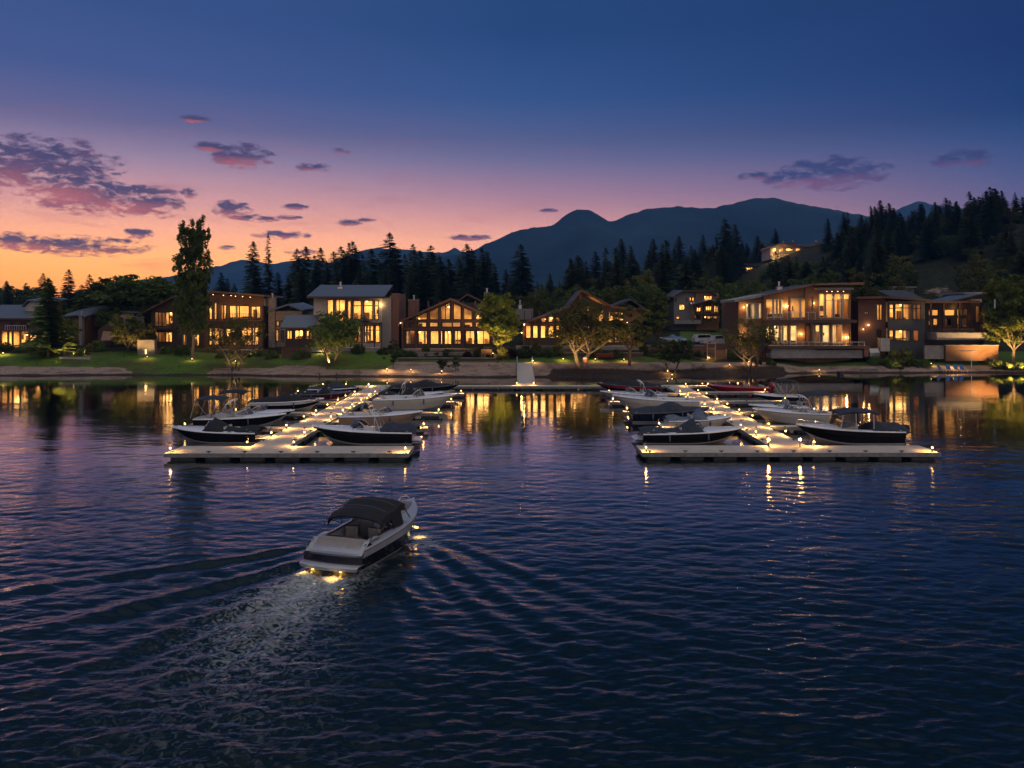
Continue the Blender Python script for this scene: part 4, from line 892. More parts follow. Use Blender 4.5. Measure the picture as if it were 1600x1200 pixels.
        for k in range(n):
            l = bpy.data.lights.new('ceiling_light', 'AREA'); l.energy = w/n*(x1-x0)/6; l.color = col; l.shape = 'RECTANGLE'; l.size = (x1-x0)/n*.7; l.size_y = depth*.6
            o = bpy.data.objects.new('ceiling_light', l); C.objects.link(o); o.parent = s.r
            o.location = Vector(((x0+(x1-x0)*(k+.5)/n), (y0+y1)/2, Tz(x0+(x1-x0)*(k+.5)/n)-.12))-s.o; l.specular_factor = 0
            cx = x0+(x1-x0)*(k+.5)/n; zl = Tz(cx)
            if zl-z0 < 1.2: continue
            q = MB(); cyy = y0+depth*.35
            q.lathe(cx, cyy, [(.05, zl-.62), (.16, zl-.6), (.12, zl-.38), (.03, zl-.34)], LAMPG, 8); q.tube([(cx, cyy, zl-.34), (cx, cyy, zl)], .012, BLACKM, 4); q.build('pendant_lamp', ro, org=s.o)
    def body(s, px0, px1, py0, depth, m, th=.2, back=True):
        """side and rear walls behind the facade"""
        x0, x1, z1, z0 = s.X(px0), s.X(px1), s.Z(py0), s.zb-1.2; q = MB(); y0, y1 = s.Y+.26, s.Y+depth
        q.box(x0, x0+th, y0, y1, z0, z1, m); q.box(x1-th, x1, y0, y1, z0, z1, m); q.box(x0+th, x1-th, y1-th, y1, z0, z1, m)
        q.build('outer_walls', s.r, org=s.o)
    def roof(s, prof, dy0, dy1, th=.25, m=None, drop_back=0, name='roof', under=None):
        """a slab following a profile across the front, running back; drop_back raises (or lowers) its rear edge"""
        m = m or ROOFM; q = MB(); n = len(prof)
        f = [(s.X(a), s.Y+dy0, s.Z(b_)) for a, b_ in prof]; k = [(p[0], s.Y+dy1, p[2]+drop_back) for p in f]
        fl = [(p[0], p[1], p[2]-th) for p in f]; kl = [(p[0], p[1], p[2]-th) for p in k]
        q.loft([f, k], m); q.loft([kl, fl], under or m); q.loft([fl, f], under or m); q.loft([k, kl], m)
        q.poly([f[0], k[0], kl[0], fl[0]], under or m); q.poly([f[-1], fl[-1], kl[-1], k[-1]], under or m)
        return q.build(name, s.r, org=s.o)
    def gable_roof(s, prof_px, dy0, dy1, th=.3, m=None, name='roof'):
        return s.roof(prof_px, dy0, dy1, th, m or ROOFD, under=DWOOD, name=name)
    def spots(s, pts, dy=-.6, w=12, drop=.1):
        w *= 5
        for px, py in pts:
            x, z = s.X(px, dy), s.Z(py, dy); q = MB(); q.lathe(x, s.Y+dy, [(.09, z-.03), (.09, z), (.05, z+.06)], LAMPG, 8); q.build('downlight', s.r, org=s.o)
            o = lamp_at('downlight_beam', s.r, 0, 0, 0, w, col=(1, .58, .22), r=.06, spot=110); o.location = Vector((x, s.Y+dy, z-.08))-s.o
    def wall_lamp(s, px, py, dy=-.15, w=10):
        w *= 2.6
        x, z = s.X(px, dy), s.Z(py, dy); q = MB(); q.rbox(x-.06, x+.06, s.Y+dy-.06, s.Y+dy+.06, z-.10, z+.10, LAMPG, .03); q.build('wall_lamp', s.r, org=s.o)
        o = lamp_at('wall_light', s.r, 0, 0, 0, w, r=.1); o.location = Vector((x, s.Y+dy-.22, z))-s.o
    def posts(s, pxs, py0, py1, dy, m=DWOOD, r=.1, name='post'):
        for px in pxs: q = MB(); x = s.X(px, dy); q.box(x-r, x+r, s.Y+dy-r, s.Y+dy+r, s.Z(py1, dy), s.Z(py0, dy), m); q.build(name, s.r, org=s.o)
    def railing(s, px0, px1, py0, py1, dy, m=BLACKM, n=None, glassy=False):
        q = MB(); x0, x1, z0, z1 = s.X(px0), s.X(px1), s.Z(py1), s.Z(py0); y = s.Y+dy
        q.box(x0, x1, y-.03, y+.03, z1-.05, z1, m)
        n = n or max(2, int((x1-x0)/(.9 if glassy else .35)))
        for k in range(n+1): x = x0+(x1-x0)*k/n; q.box(x-.02, x+.02, y-.02, y+.02, z0, z1-.05, m)
        o = q.build('railing', s.r, org=s.o)
        if glassy: g = MB(); g.quad((x0, y, z0+.05), (x1, y, z0+.05), (x1, y, z1-.08), (x0, y, z1-.08), WINGLASS); g.build('pane', o, org=s.o)
    def chimney(s, px0, px1, py0, py1, dy, m=BRICK, d=1.0, pot=True):
        o = s.box('chimney', px0, px1, py0, py1, dy, dy+d, m)
        q = MB(); x0, x1 = s.X(px0), s.X(px1); q.box(x0-.08, x1+.08, s.Y+dy-.08, s.Y+dy+d+.08, s.Z(py0)+.003, s.Z(py0)+.12, CONC)
        if pot: q.lathe((x0+x1)/2, s.Y+dy+d/2, [(.14, s.Z(py0)+.1), (.14, s.Z(py0)+.7), (.2, s.Z(py0)+.72), (.2, s.Z(py0)+.85)], METAL, 8)
        q.build('chimney_cap', o, org=s.o)
LAMPG = mat('lit_lamp_glass', (1, .8, .5), .4, emit=((1, .58, .22), 3.2))
WW = 400
# --- far left: low house with blue roof over a lit pavilion
h = House('lake_house', 'far left low house with blue-grey roof above a lit open carport', 'house', 35, 131)
h.facade(-30, 66, 497, 517, [(16, 24, 503, 513, 1, 1), (30, 48, 503, 513, 2, 1)], REDWOOD, to_ground=False, name='wall'); 
h.box('upper_floor', -30, 66, 497, 517, .3, 7, REDWOOD)
h.roof([(-34, 497), (58, 497)], -1.0, 6, .25, ROOFM, 2.2, under=DWOOD)
h.facade(25, 60, [(25, 478), (32, 470), (62, 472)], 500, [], PALE, dy=2.6, to_ground=False); h.box('upper_floor', 25.5, 60, 474, 498, 2.85, 7, REDWOOD)
h.roof([(22, 478), (31, 468), (64, 471)], 2.0, 8, .2, ROOFM, .6)
h.room(2, 66, 518, 541, dy=-.2, depth=4.5, w=520, col=(1, .48, .14), seed=4, furn=4, curtains=0)
h.posts((2, 13, 20, 32, 46, 65), 517, 543, -1.2, REDWOOD, .12); h.roof([(-4, 516), (67, 516)], -1.5, 4, .15, REDWOOD)
h.railing(16, 48, 508, 516, -1.3, METAL); h.box('floor_slab', -4, 67, 541, 544, -1.5, 4.4, CONC)
q = MB(); q.tube([(h.X(46), h.Y-1.3, h.Z(537)), (h.X(66), h.Y-1.3, h.Z(519))], .12, REDWOOD); q.build('stair_stringer', h.r, org=h.o)
# --- second small house
h = House('lake_house', 'small dim house with blue roof right of the low far left house', 'house', 118, 136)
h.facade(102, 135, 494, 545, [(104, 112, 500, 508, 1, 1), (116, 122, 499, 509, 1, 1)], REDWOOD, name='wall'); h.body(102, 135, 494, 7, REDWOOD)
h.roof([(99, 494), (126, 491), (138, 494)], -1, 8, .22, ROOFM, 1.6); h.room(103, 134, 497, 512, w=14, seed=9, furn=2, curtains=1)
h.chimney(128, 133, 494, 545, -1.0, GREY, .8)
# --- gate lodge with lit timber awning
h = House('lake_house', 'dark low house with glowing timber canopy between the big tree and a white cube', 'house', 185, 133)
h.facade(153, 228, [(153, 516), (166, 506), (228, 512)], 545, [(170, 206, 517, 521, 8, 1)], DWOOD, name='wall'); h.body(153, 228, 514, 6, DWOOD); h.room(168, 207, 515, 523, w=90, seed=3, furn=0, curtains=0, depth=2)
h.facade(172, 200, [(172, 497), (183, 487), (200, 490)], 516, [(176, 184, 496, 506, 2, 1)], GREY, dy=2, to_ground=False); h.box('upper_floor', 172.5, 199.5, 494, 516, 2.3, 6, GREY); h.roof([(170, 498), (183, 486), (202, 489)], 1.2, 7, .2, ROOFD)
q = MB(); a = [(h.X(162), h.Y-.2, h.Z(517)), (h.X(207), h.Y-.2, h.Z(520)), (h.X(212), h.Y-2.6, h.Z(530)), (h.X(170), h.Y-2.6, h.Z(531))]; q.add(a+[(p[0], p[1], p[2]-.12) for p in a], [(0, 1, 2, 3), (7, 6, 5, 4), (0, 3, 7, 4), (1, 5, 6, 2), (3, 2, 6, 7), (0, 4, 5, 1)], WOOD); q.build('awning', h.r, org=h.o)
h.spots([(180, 516), (195, 517)], dy=-.6, w=90)
h.posts((171, 211), 531, 545, -2.5, DWOOD, .08)
# --- white cube with lamp
q = MB(); wc = thing('garden_wall', 'pale rendered garden wall block with a small glowing niche lamp', 'garden wall', (X_(228, 124), 124, G(X_(228, 124), 124)))
zt = Z_(531, 124)-wc.location.z; q.rbox(-1.3, 1.3, 0, .9, -.8, zt, mat('grey_render', (.2, .18, .165), .85), .03); q.build('wall', wc)
q = MB(); q.rbox(-.08, .08, -.10, -.01, .1, .75, LAMPG, .02); q.build('lamp', wc); lamp_at('light', wc, 0, -.3, .4, 1.5)
# --- house with gabled end wing and long lit window wall
h = House('lake_house', 'large brown house with lit gabled wing and downlights along its eaves, behind the poplar', 'house', 320, 131)
h.facade(236, 282, [(236, 484), (276, 466), (282, 467)], 548, [(241.5, 271, 487, 511, 5, 1), (242, 270, 518, 535, 5, 1), (278, 281.5, 518, 535, 1, 1)], DWOOD, name='wall')
h.facade(282, 318, [(282, 467), (318, 474)], 548, [(283, 293, 522, 541, 1, 1), (300, 312, 522, 541, 2, 1)], DWOOD, name='wall', dy=.01)
h.room(237, 281, 485, 513, seed=11, w=WW, prof=[(236, 484), (276, 466), (282, 467)]); h.room(237, 316, 517, 541, seed=12, w=WW, furn=8, curtains=4)
h.roof([(230, 487), (276, 463), (320, 471)], -1.6, 9, .25, ROOFD, under=DWOOD)
h.facade(318, 411, [(318, 458), (411, 464)], 548, [(325, 331, 471, 500, 1, 1), (333, 340, 470, 500, 1, 1), (344, 354, 476, 500, 1, 1), (357, 389, 477, 500, 2, 1), (391, 407, 478, 500, 2, 1), (325, 350, 512, 540, 3, 1), (352, 372, 512, 540, 2, 1), (375, 404, 511, 540, 3, 1)], WOOD, name='wall', dy=.3)
h.room(319, 410, 466, 502, dy=.6, seed=13, w=WW*1.0, furn=8, curtains=4); h.room(319, 410, 510, 541, dy=.6, seed=14, w=WW, furn=9, curtains=3)
h.roof([(314, 453), (418, 461)], -2.0, 9, .3, ROOFD, under=WOOD); h.body(236, 411, 478, 9, DWOOD)
h.spots([(333, 460.5), (349, 461.5), (361, 462), (368, 463), (379, 463.5), (391, 464.5)], dy=-1.2, w=14)
h.railing(318, 408, 490, 501, -1.0); h.box('balcony_deck', 316, 410, 501.5, 505, -1.2, .28, DWOOD); h.posts((318, 345, 372, 398), 505, 543, -1.0, DWOOD, .09); h.railing(237, 276, 503, 511, -.7); h.box('balcony_deck', 236, 278, 511.5, 515, -.8, -.01, DWOOD)
h.chimney(415, 425, 466, 545, 1.5, STONE, 1.1)
h.box('terrace', 225, 414, 545, 549, -2.5, -.02, CONC)
# --- low stone house with blue roof
h = House('lake_house', 'low stone house with bluish hip roof left of the tall metal-roofed house', 'house', 440, 133)
h.facade(424, 472, 486, 548, [(431, 442, 501, 510, 2, 1), (430, 436, 514, 534, 1, 1), (439, 444, 516, 534, 1, 1), (454, 462, 500, 510, 1, 1)], STONE, name='wall'); h.body(424, 472, 486, 8, STONE)
h.room(426, 470, 498, 511, seed=21, w=110, furn=3); h.room(426, 470, 513, 536, seed=22, w=120, furn=4)
h.roof([(420, 486), (452, 475), (476, 484)], -1, 9, .25, ROOFM, .4)
# --- tall two storey house, steep metal shed roof
h = House('lake_house', 'two storey house with grey metal shed roof, full width balcony and brick side', 'house', 550, 128)
h.facade(490, 597, [(490, 464), (597, 464)], 548, [(511, 540, 467, 503, 3, 1), (541, 549, 469, 500, 1, 1), (550, 565, 469, 500, 1, 2), (568, 583, 469, 500, 1, 2), (585, 592, 469, 500, 1, 2), (493, 520, 508, 536, 3, 1), (522, 548, 508, 536, 2, 1), (552, 566, 508, 536, 1, 2), (569, 584, 508, 536, 1, 2), (586, 594, 508, 536, 1, 2)], PALE, name='wall')
h.room(492, 596, 466, 503, seed=31, w=WW*1.1, furn=9, curtains=4); h.room(492, 596, 507, 538, seed=32, w=WW*1.05, furn=9, curtains=4); h.body(490, 611, 462, 9.5, GREY)
h.roof([(483, 463.5), (603, 463.5)], -1.6, 7.5, .28, ROOFM, 2.1, under=DWOOD)
h.box('brick_wing', 611.2, 622, 458, 548, .5, 9, BRICK, to_ground=True); h.box('side_wall', 597, 611, 466, 548, .0, .3, GREY, to_ground=True)
h.box('balcony_deck', 530, 597, 503.5, 507, -1.8, -.02, DWOOD); h.railing(530, 597, 493, 503, -1.7); h.posts((548, 566, 585, 596), 507, 545, -1.6, DWOOD, .09)
h.chimney(518, 526, 447, 460, 4.5, METAL, .8)
h.roof([(448, 511), (500, 511)], -4.0, -.1, .2, ROOFM, 1.9, under=DWOOD, name='porch_roof')
h.facade(452, 496, 512, 548, [(454, 463, 515, 530, 2, 1), (466, 480, 515, 530, 2, 1), (482, 494, 515, 530, 2, 1)], DWOOD, dy=-2.2); h.room(453, 495, 513, 532, dy=-1.9, depth=1.8, w=260, seed=33, furn=3, curtains=2)
h.wall_lamp(596, 476, w=16); h.box('terrace', 478, 600, 542, 548, -3.5, -.02, CONC)
q = MB(); q.lathe(h.X(572), h.Y-1.0, [(1.15, h.Z(502)), (1.1, h.Z(501)), (.05, h.Z(494.5))], COVB, 10); q.tube([(h.X(572), h.Y-1.0, h.Z(503.5)), (h.X(572), h.Y-1, h.Z(495))], .03, METAL); q.build('parasol', h.r, org=h.o)
# --- A-frame style gabled timber house
h = House('lake_house', 'broad gabled timber house with a glowing post and beam window wall and brick chimney', 'house', 700, 129)
prof = [(624, 502), (705, 468), (772, 497)]
ups = [(634, 648, 485, 500, 1, 1), (650, 668, 478, 500, 1, 1), (671, 686, 475, 500, 1, 1), (688, 704, 472, 500, 2, 1), (708, 721, 470, 500, 1, 1), (724, 738, 475, 500, 1, 1), (741, 754, 480, 500, 1, 1), (757, 768, 488, 500, 1, 1)]
mids = [(a, b_, 503, 511.5, 1, 1) for a, b_ in ((634, 648), (652, 667), (671, 685), (690, 720), (725, 739), (742, 768))]
lows = [(634, 649, 516, 538.5, 1, 1), (653, 668, 516, 538.5, 1, 1), (672, 686, 516, 538.5, 1, 1), (688, 692, 516, 538.5, 1, 1), (694, 706, 516, 538.5, 2, 1), (708, 721, 516, 538.5, 2, 1), (727, 742, 516, 538.5, 2, 1), (745, 766, 516, 538.5, 2, 1)]
h.facade(628, 770, [(628, 500.3), (705, 468), (770, 496)], 548, ups+mids+lows, DWOOD, name='wall', margin=.35)
h.room(630, 769, 466, 513, seed=41, w=WW*.75, furn=6, curtains=0, prof=[(628, 500.3), (705, 468), (770, 496)]); h.room(630, 769, 515, 540, seed=42, w=WW*1.1, furn=8, curtains=5)
h.roof([(621, 503.5), (705, 466), (777, 498)], -1.5, 10, .3, ROOFD, under=REDWOOD); h.body(628, 770, 501, 10, DWOOD)
h.roof([(700, 476), (727, 457), (762, 474)], 6, 14, .3, ROOFD, under=REDWOOD); h.box('rear_gable', 706, 757, 472, 500, 6.6, 13, DWOOD)
h.chimney(636, 652, 469, 545, 1.6, BRICK, 1.2); h.chimney(754, 763, 456, 480, 7.5, CONC, .9)
h.wall_lamp(626, 504.5, dy=-.3, w=8); h.posts((649.8, 669.5, 687, 706.8, 723.5, 743, 768), 470, 545, -.25, REDWOOD, .11)
h.posts((629, 770), 501, 545, -.25, REDWOOD, .14); h.box('beam', 628, 770, 500.5, 503, -.34, -.15, REDWOOD); h.box('beam', 628, 770, 512, 515.5, -.34, -.15, REDWOOD)
h.box('terrace', 622, 775, 544, 548, -3.0, -.02, STONE)
# --- centre house behind the big trees
h = House('lake_house', 'gabled timber house glowing behind the largest spreading tree in the middle', 'house', 900, 129)
wl = [(821, 830, 496, 504, 1, 1), (832, 841, 493, 504, 1, 1), (844, 853, 490, 504, 1, 1), (856, 866, 487, 504, 1, 1), (868, 884, 484, 504, 2, 1)]
wl += [(821, 830, 508, 529, 1, 1), (832, 841, 508, 529, 1, 1), (844, 853, 508, 529, 1, 1), (856, 866, 508, 529, 1, 1), (868, 884, 508, 529, 2, 1)]
wl += [(890, 904, 478, 500, 1, 1), (908, 922, 478, 500, 1, 1), (926, 944, 484, 503, 2, 1), (890, 922, 508, 535, 3, 1), (950, 958, 511, 536, 1, 1), (960, 978, 511, 536, 2, 1), (950, 975, 486, 502, 3, 1), (980, 1000, 510, 534, 2, 1)]
h.facade(817, 1003, [(817, 503), (888, 480), (907, 460), (950, 480), (1003, 484)], 546, wl, DWOOD, name='wall', margin=.3)
h.room(819, 1002, 462, 505, prof=[(817, 503), (888, 480), (907, 460), (950, 480), (1003, 484)], seed=51, w=WW*.9, furn=9, curtains=3); h.room(819, 1002, 507, 537, seed=52, w=WW*1.05, furn=12, curtains=5)
h.roof([(811, 506), (888, 478), (888.5, 476), (907, 453), (955, 478), (1012, 484)], -1.8, 10, .28, ROOFD, under=REDWOOD); h.body(817, 1003, 500, 10, DWOOD)
h.roof([(958, 478), (990, 466), (1014, 482)], 3, 11, .3, ROOFD); h.posts((907,), 455, 480, -1.2, REDWOOD, .14)
h.box('rear_block', 806, 835, 482, 500, 8, 14, GREY); h.chimney(811, 816, 476, 490, 8.5, METAL, .6)
h.wall_lamp(819, 507, dy=-.3, w=8); h.wall_lamp(815, 520, dy=-.2, w=14); h.spots([(852, 499), (990, 503), (980, 504)], dy=-1.2, w=12)
h.posts((819.5, 831, 842.5, 854.5, 867, 886), 485, 545, -.22, REDWOOD, .08); h.box('beam', 817, 886, 504.5, 507.5, -.3, -.12, REDWOOD); h.box('terrace', 806, 1005, 540, 546, -2.5, -.02, CONC)
# --- craftsman house up the slope
h = House('hillside_house', 'grey craftsman house with several lit windows up a short grass slope', 'house', 1090, 172, zb=Z_(507, 172))
h.facade(1053, 1086, [(1053, 462), (1064, 455), (1086, 456)], 505, [(1055, 1057, 465, 471, 1, 1), (1072, 1074, 466, 472, 1, 1), (1077, 1080, 464, 471, 1, 1), (1081, 1084.5, 464, 471, 1, 1), (1061, 1070, 475, 485, 3, 1), (1056, 1062, 494, 499, 1, 1)], GREY, name='wall')
h.facade(1086, 1122, [(1086, 457), (1104, 456), (1122, 458)], 505, [(1098, 1112, 462, 468, 3, 1), (1087, 1094, 480, 489, 2, 1), (1098, 1111, 478, 489, 4, 1), (1114, 1121, 477, 489, 2, 1), (1098, 1120, 493, 498.5, 4, 1)], WOOD, name='wall', dy=-.6)
h.room(1054, 1085, 459, 473, seed=61, w=700, furn=3); h.room(1055, 1085, 474, 488, seed=62, w=600, furn=3); h.room(1087, 1121, 459, 470, dy=-.3, seed=63, w=700, furn=3); h.room(1087, 1121, 475, 490, dy=-.3, seed=64, w=800, furn=5); h.room(1055, 1121, 492, 501, dy=0, seed=65, w=300, furn=5)
h.body(1053, 1122, 460, 9, GREY); h.roof([(1049, 464), (1065, 453.5), (1110, 454), (1118, 461)], -1.4, 9, .3, ROOFM, .3, under=DWOOD)
h.roof([(1076, 476), (1104, 468.5), (1128, 475.5)], -3, -.62, .25, ROOFM, .4, under=DWOOD, name='porch_roof'); h.roof([(1118, 472), (1134, 471)], 0, 8, .2, ROOFM); h.posts((1082, 1096, 1113, 1123), 474, 503, -2.6, WOOD, .12)
h.wall_lamp(1130, 482, dy=0, w=10); h.box('retaining_base', 1050, 1091, 500, 506, -2.6, -.02, CONC); h.box('balcony_deck', 1086, 1124, 490, 492.5, -2.8, -.62, DWOOD)
# --- modern cedar house
h = House('modern_house', 'large modern cedar clad house with sloping roofs above a pale concrete base', 'house', 1245, 124)
h.facade(1154, 1193, [(1154, 472), (1193, 466)], 545, [(1167, 1192, 473.5, 498.5, 3, 1, FRAMEW)], WOOD, name='wall', dy=.5)
h.facade(1193, 1270, [(1193, 464), (1270, 446)], 545, [(1196, 1208, 467, 497, 1, 1, FRAMEW), (1208.5, 1223.5, 467, 497, 1, 1, FRAMEW), (1236, 1250, 466, 497, 1, 1, FRAMEW), (1250.5, 1263, 466, 497, 1, 1, FRAMEW), (1196, 1208, 508, 537, 1, 1, FRAMEW), (1208.5, 1218, 508, 537, 1, 1, FRAMEW), (1219, 1231, 508, 537, 1, 1, FRAMEW), (1232, 1245, 508, 537, 1, 1, FRAMEW)], WOOD, name='wall')
h.facade(1270, 1328, [(1270, 448), (1328, 449)], 545, [(1278, 1287, 458.5, 497, 1, 1, FRAMEW), (1288.5, 1300, 458.5, 497, 1, 2, FRAMEW), (1301.5, 1313, 458.5, 497, 1, 2, FRAMEW), (1314.5, 1326, 458.5, 498, 1, 2, FRAMEW), (1257, 1267, 507, 536, 1, 1), (1269, 1280, 507, 536, 1, 1, FRAMEW), (1283, 1295, 507, 536, 1, 1, FRAMEW), (1298, 1315, 506, 537, 1, 1, FRAMEW)], WOOD, name='wall', dy=-.35)
h.room(1155, 1192, 472, 499, dy=.8, seed=71, w=150, col=(1, .75, .5), furn=2, curtains=5, depth=3.5); h.room(1194, 1269, 465, 499, seed=72, w=230, furn=10, curtains=3); h.room(1270.5, 1327, 453, 499, dy=0, seed=73, w=WW*1.0, furn=6, curtains=2)
h.room(1194, 1327, 505.5, 538.5, dy=.3, seed=74, w=WW*.85, col=(1, .66, .32), furn=14, curtains=8)
h.body(1154, 1328, 467, 10, WOOD); h.roof([(1146, 468.5), (1197, 459)], -.8, 8, .35, CONC, under=CONC); h.roof([(1188, 461), (1272, 443)], -1.2, 10, .22, ROOFD, under=WOOD); h.roof([(1268, 443.5), (1341, 442)], -2.2, 10, .3, ROOFD, under=WOOD)
h.box('fascia', 1271, 1328, 449.8, 453.2, -1.4, -.36, CONC); h.posts((1196, 1233, 1269.5, 1327), 463, 538, -1.0, WOOD, .1)
h.box('balcony_deck', 1192, 1332, 499.5, 504.5, -1.6, -.36, DWOOD); h.railing(1194, 1268, 487.5, 499.5, -1.5, METAL, glassy=True)
h.box('terrace', 1190, 1345, 539, 543.5, -3.2, -.36, DWOOD); h.box('concrete_base', 1196, 1262, 543.5, 558, -2.9, -.4, CONC); h.box('concrete_base', 1262.3, 1337, 545.5, 558, -2.5, -.4, CONC); h.box('brick_pier', 1337.3, 1344, 543.5, 556, -2.9, -.4, BRICK)
h.railing(1196, 1337, 533, 539, -3.1, METAL, glassy=True)
h.spots([(1292, 455.5), (1300, 455.5), (1309, 455.5), (1318, 455.5)], dy=-.9, w=10); h.wall_lamp(1162, 480, dy=.3, w=18); h.wall_lamp(1160, 520, dy=.3, w=22); h.wall_lamp(1229, 478, w=40); h.wall_lamp(1252, 522, w=26); h.wall_lamp(1322, 527, dy=-.5, w=30); h.wall_lamp(1272, 474, dy=-.5, w=14)
h.chimney(1228, 1236, 447, 456, 4, METAL, .8)
# --- dark modern house
h = House('modern_house', 'dark grey and red brown modern house with a boxed bay of lit glass', 'house', 1390, 126)
h.facade(1341, 1384, [(1341, 468), (1384, 468)], 548, [(1350, 1357, 486, 492, 2, 1), (1369, 1379, 475, 501, 2, 1), (1369, 1378, 514, 528, 2, 1)], REDWOOD, name='wall')
h.facade(1384, 1441, [(1384, 470), (1441, 471)], 548, [(1385, 1393, 475, 500, 1, 2), (1394, 1420, 474, 500, 2, 2), (1422, 1435, 475, 500, 2, 2), (1385, 1393, 515, 531, 1, 1), (1394, 1420, 515, 533, 2, 1), (1422, 1432, 515, 533, 1, 1)], mat('charcoal_panel', (.045, .05, .055), .6), name='wall', dy=-.8)
h.room(1342, 1383, 472, 502, seed=81, w=160, furn=4); h.room(1384.5, 1440, 472, 503, dy=-.5, seed=82, w=WW*.85, furn=5, curtains=2); h.room(1384.5, 1440, 513, 534, dy=-.5, seed=83, w=WW*.8, furn=6, curtains=2); h.body(1341, 1441, 470, 9, REDWOOD)
h.roof([(1330, 464), (1378, 463)], -2.0, 9, .35, ROOFD, under=REDWOOD); h.roof([(1374, 463), (1444, 468)], -2.2, 8, .3, ROOFD, under=DWOOD); h.roof([(1398, 466), (1444, 466)], 0, 6, .2, ROOFD, 1.4)
h.wall_lamp(1357, 508, w=12); h.wall_lamp(1349, 514.5, w=5); h.box('planter', 1366, 1380, 528, 548, -2.2, -1.2, PALE)
# --- right wing house
h = House('modern_house', 'long low dark house with lit clerestory and corner glass, right of the charcoal bay', 'house', 1500, 127)
wl = [(1443, 1452, 484, 494, 1, 1), (1455, 1472, 483, 494, 1, 1), (1477, 1498, 483, 494, 1, 1), (1500, 1518, 482, 494, 2, 1), (1443, 1452, 498, 505, 1, 1), (1455, 1471, 497, 512, 2, 1), (1477, 1494, 497, 514, 2, 1), (1500, 1517, 496, 512, 2, 1), (1523, 1527, 478, 505, 1, 1), (1529, 1536, 477, 505, 1, 1)]
h.facade(1441.5, 1540, [(1441.5, 474), (1540, 472)], 546, wl, DWOOD, name='wall', dy=1)
h.room(1443, 1539, 474, 515, dy=1.3, seed=91, w=WW*.65, furn=12, curtains=3); h.body(1442, 1540, 474, 10, DWOOD)
h.roof([(1438, 471), (1522, 470), (1522.5, 470)], -1.5, 8, .3, ROOFD, under=DWOOD); h.roof([(1486, 471), (1540, 458), (1552, 464)], .5, 9, .25, ROOFM, under=DWOOD)
h.roof([(1534, 455), (1575, 455)], 5, 12, .3, CONC); h.box('rear_block', 1538, 1566, 459, 500, 5.5, 12, GREY); h.posts((1554,), 462, 500, .8, METAL, .09); h.posts((1454, 1474.5, 1499, 1520), 473, 520, -.5, DWOOD, .13)
h.wall_lamp(1499, 481, dy=.3, w=10); h.box('terrace_wall', 1443, 1520, 519, 530, -4, -.5, CONC)
h.railing(1446, 1500, 513, 519, -3.9)
# --- houses high on the wooded hill
def hill_house(label, pxc, Y, zpy, wide):
    h = House('hillside_house', label, 'house', pxc, Y, zb=Z_(zpy, Y), group='houses on the wooded hill'); return h
h = hill_house('small lit house with low pitched roof among trees halfway up the hill', 1168, 330, 430, 40)
h.facade(1150, 1186, [(1150, 421), (1165, 413.5), (1186, 418)], 432, [(1157, 1164, 419, 426, 2, 1), (1166, 1176, 418, 426, 3, 1)], PALE, name='wall'); h.room(1151, 1185, 416, 428, seed=101, w=900, furn=3)
h.roof([(1147, 424), (1165, 412), (1190, 418)], -2, 12, .4, ROOFD, under=DWOOD); h.body(1150, 1186, 420, 12, WOOD); h.box('lower_floor', 1152, 1182, 430, 438, -3, 10, WOOD); h.wall_lamp(1145, 430, dy=-2, w=250); h.wall_lamp(1186, 428, dy=-2, w=200); h.wall_lamp(1170, 433, dy=-4, w=260)
h = hill_house('wide lit mansion with several chimneys on the crest of the wooded hill', 1243, 335, 401, 90)
h.facade(1204, 1252, [(1204, 387), (1218, 382), (1226, 385), (1252, 384)], 402, [(1207, 1213, 388, 394, 2, 1), (1217, 1224, 388, 394, 2, 1), (1228, 1240, 388, 392, 4, 1), (1243, 1250, 388, 394, 2, 1), (1208, 1220, 396, 400, 3, 1), (1224, 1246, 396, 400, 5, 1)], PALE, name='wall')
h.facade(1252, 1290, [(1252, 386), (1270, 384), (1282, 380), (1290, 384)], 402, [(1256, 1266, 389, 394, 3, 1), (1275, 1281, 387, 391, 2, 1), (1284, 1289, 387, 391, 1, 1)], PALE, name='wall', dy=2)
h.room(1205, 1289, 386, 395, dy=2.3, seed=102, w=1500, furn=6); h.room(1205, 1251, 395.5, 401, seed=103, w=900, furn=4)
h.roof([(1201, 388), (1218, 380), (1230, 383), (1254, 383)], -2, 12, .4, ROOFD, under=WOOD); h.roof([(1250, 385), (1270, 383), (1283, 378.5), (1294, 384)], 0, 12, .4, ROOFD, under=WOOD); h.body(1204, 1252, 385, 12, PALE)
h.chimney(1228, 1232, 378, 386, 4, BRICK, 1.5); h.chimney(1243, 1247, 377, 386, 4, BRICK, 1.5); h.chimney(1279, 1284, 377, 386, 4, BRICK, 1.5)
for p in ((1206, 403), (1222, 405), (1236, 404), (1262, 398)): h.wall_lamp(*p, dy=-3, w=400)
# concrete building at the foot of the hill clearing
h = House('hillside_house', 'half built flat concrete structure with a dim lamp below the sandy clearing', 'house', 1412, 190, zb=Z_(470, 190), group='houses on the wooded hill')
h.box('wall', 1394, 1398, 449, 459, 0, 6, CONC); h.box('wall', 1414, 1419, 448, 459, 0, 6, CONC); h.box('floor_slab', 1394, 1420, 459.2, 466, 0, 6, CONC); h.roof([(1393, 447.6), (1431, 447.6)], -.5, 7, .3, CONC); h.box('wall', 1419.5, 1430, 449.5, 466, .5, 6, GREY); h.wall_lamp(1410, 456, dy=1, w=60)
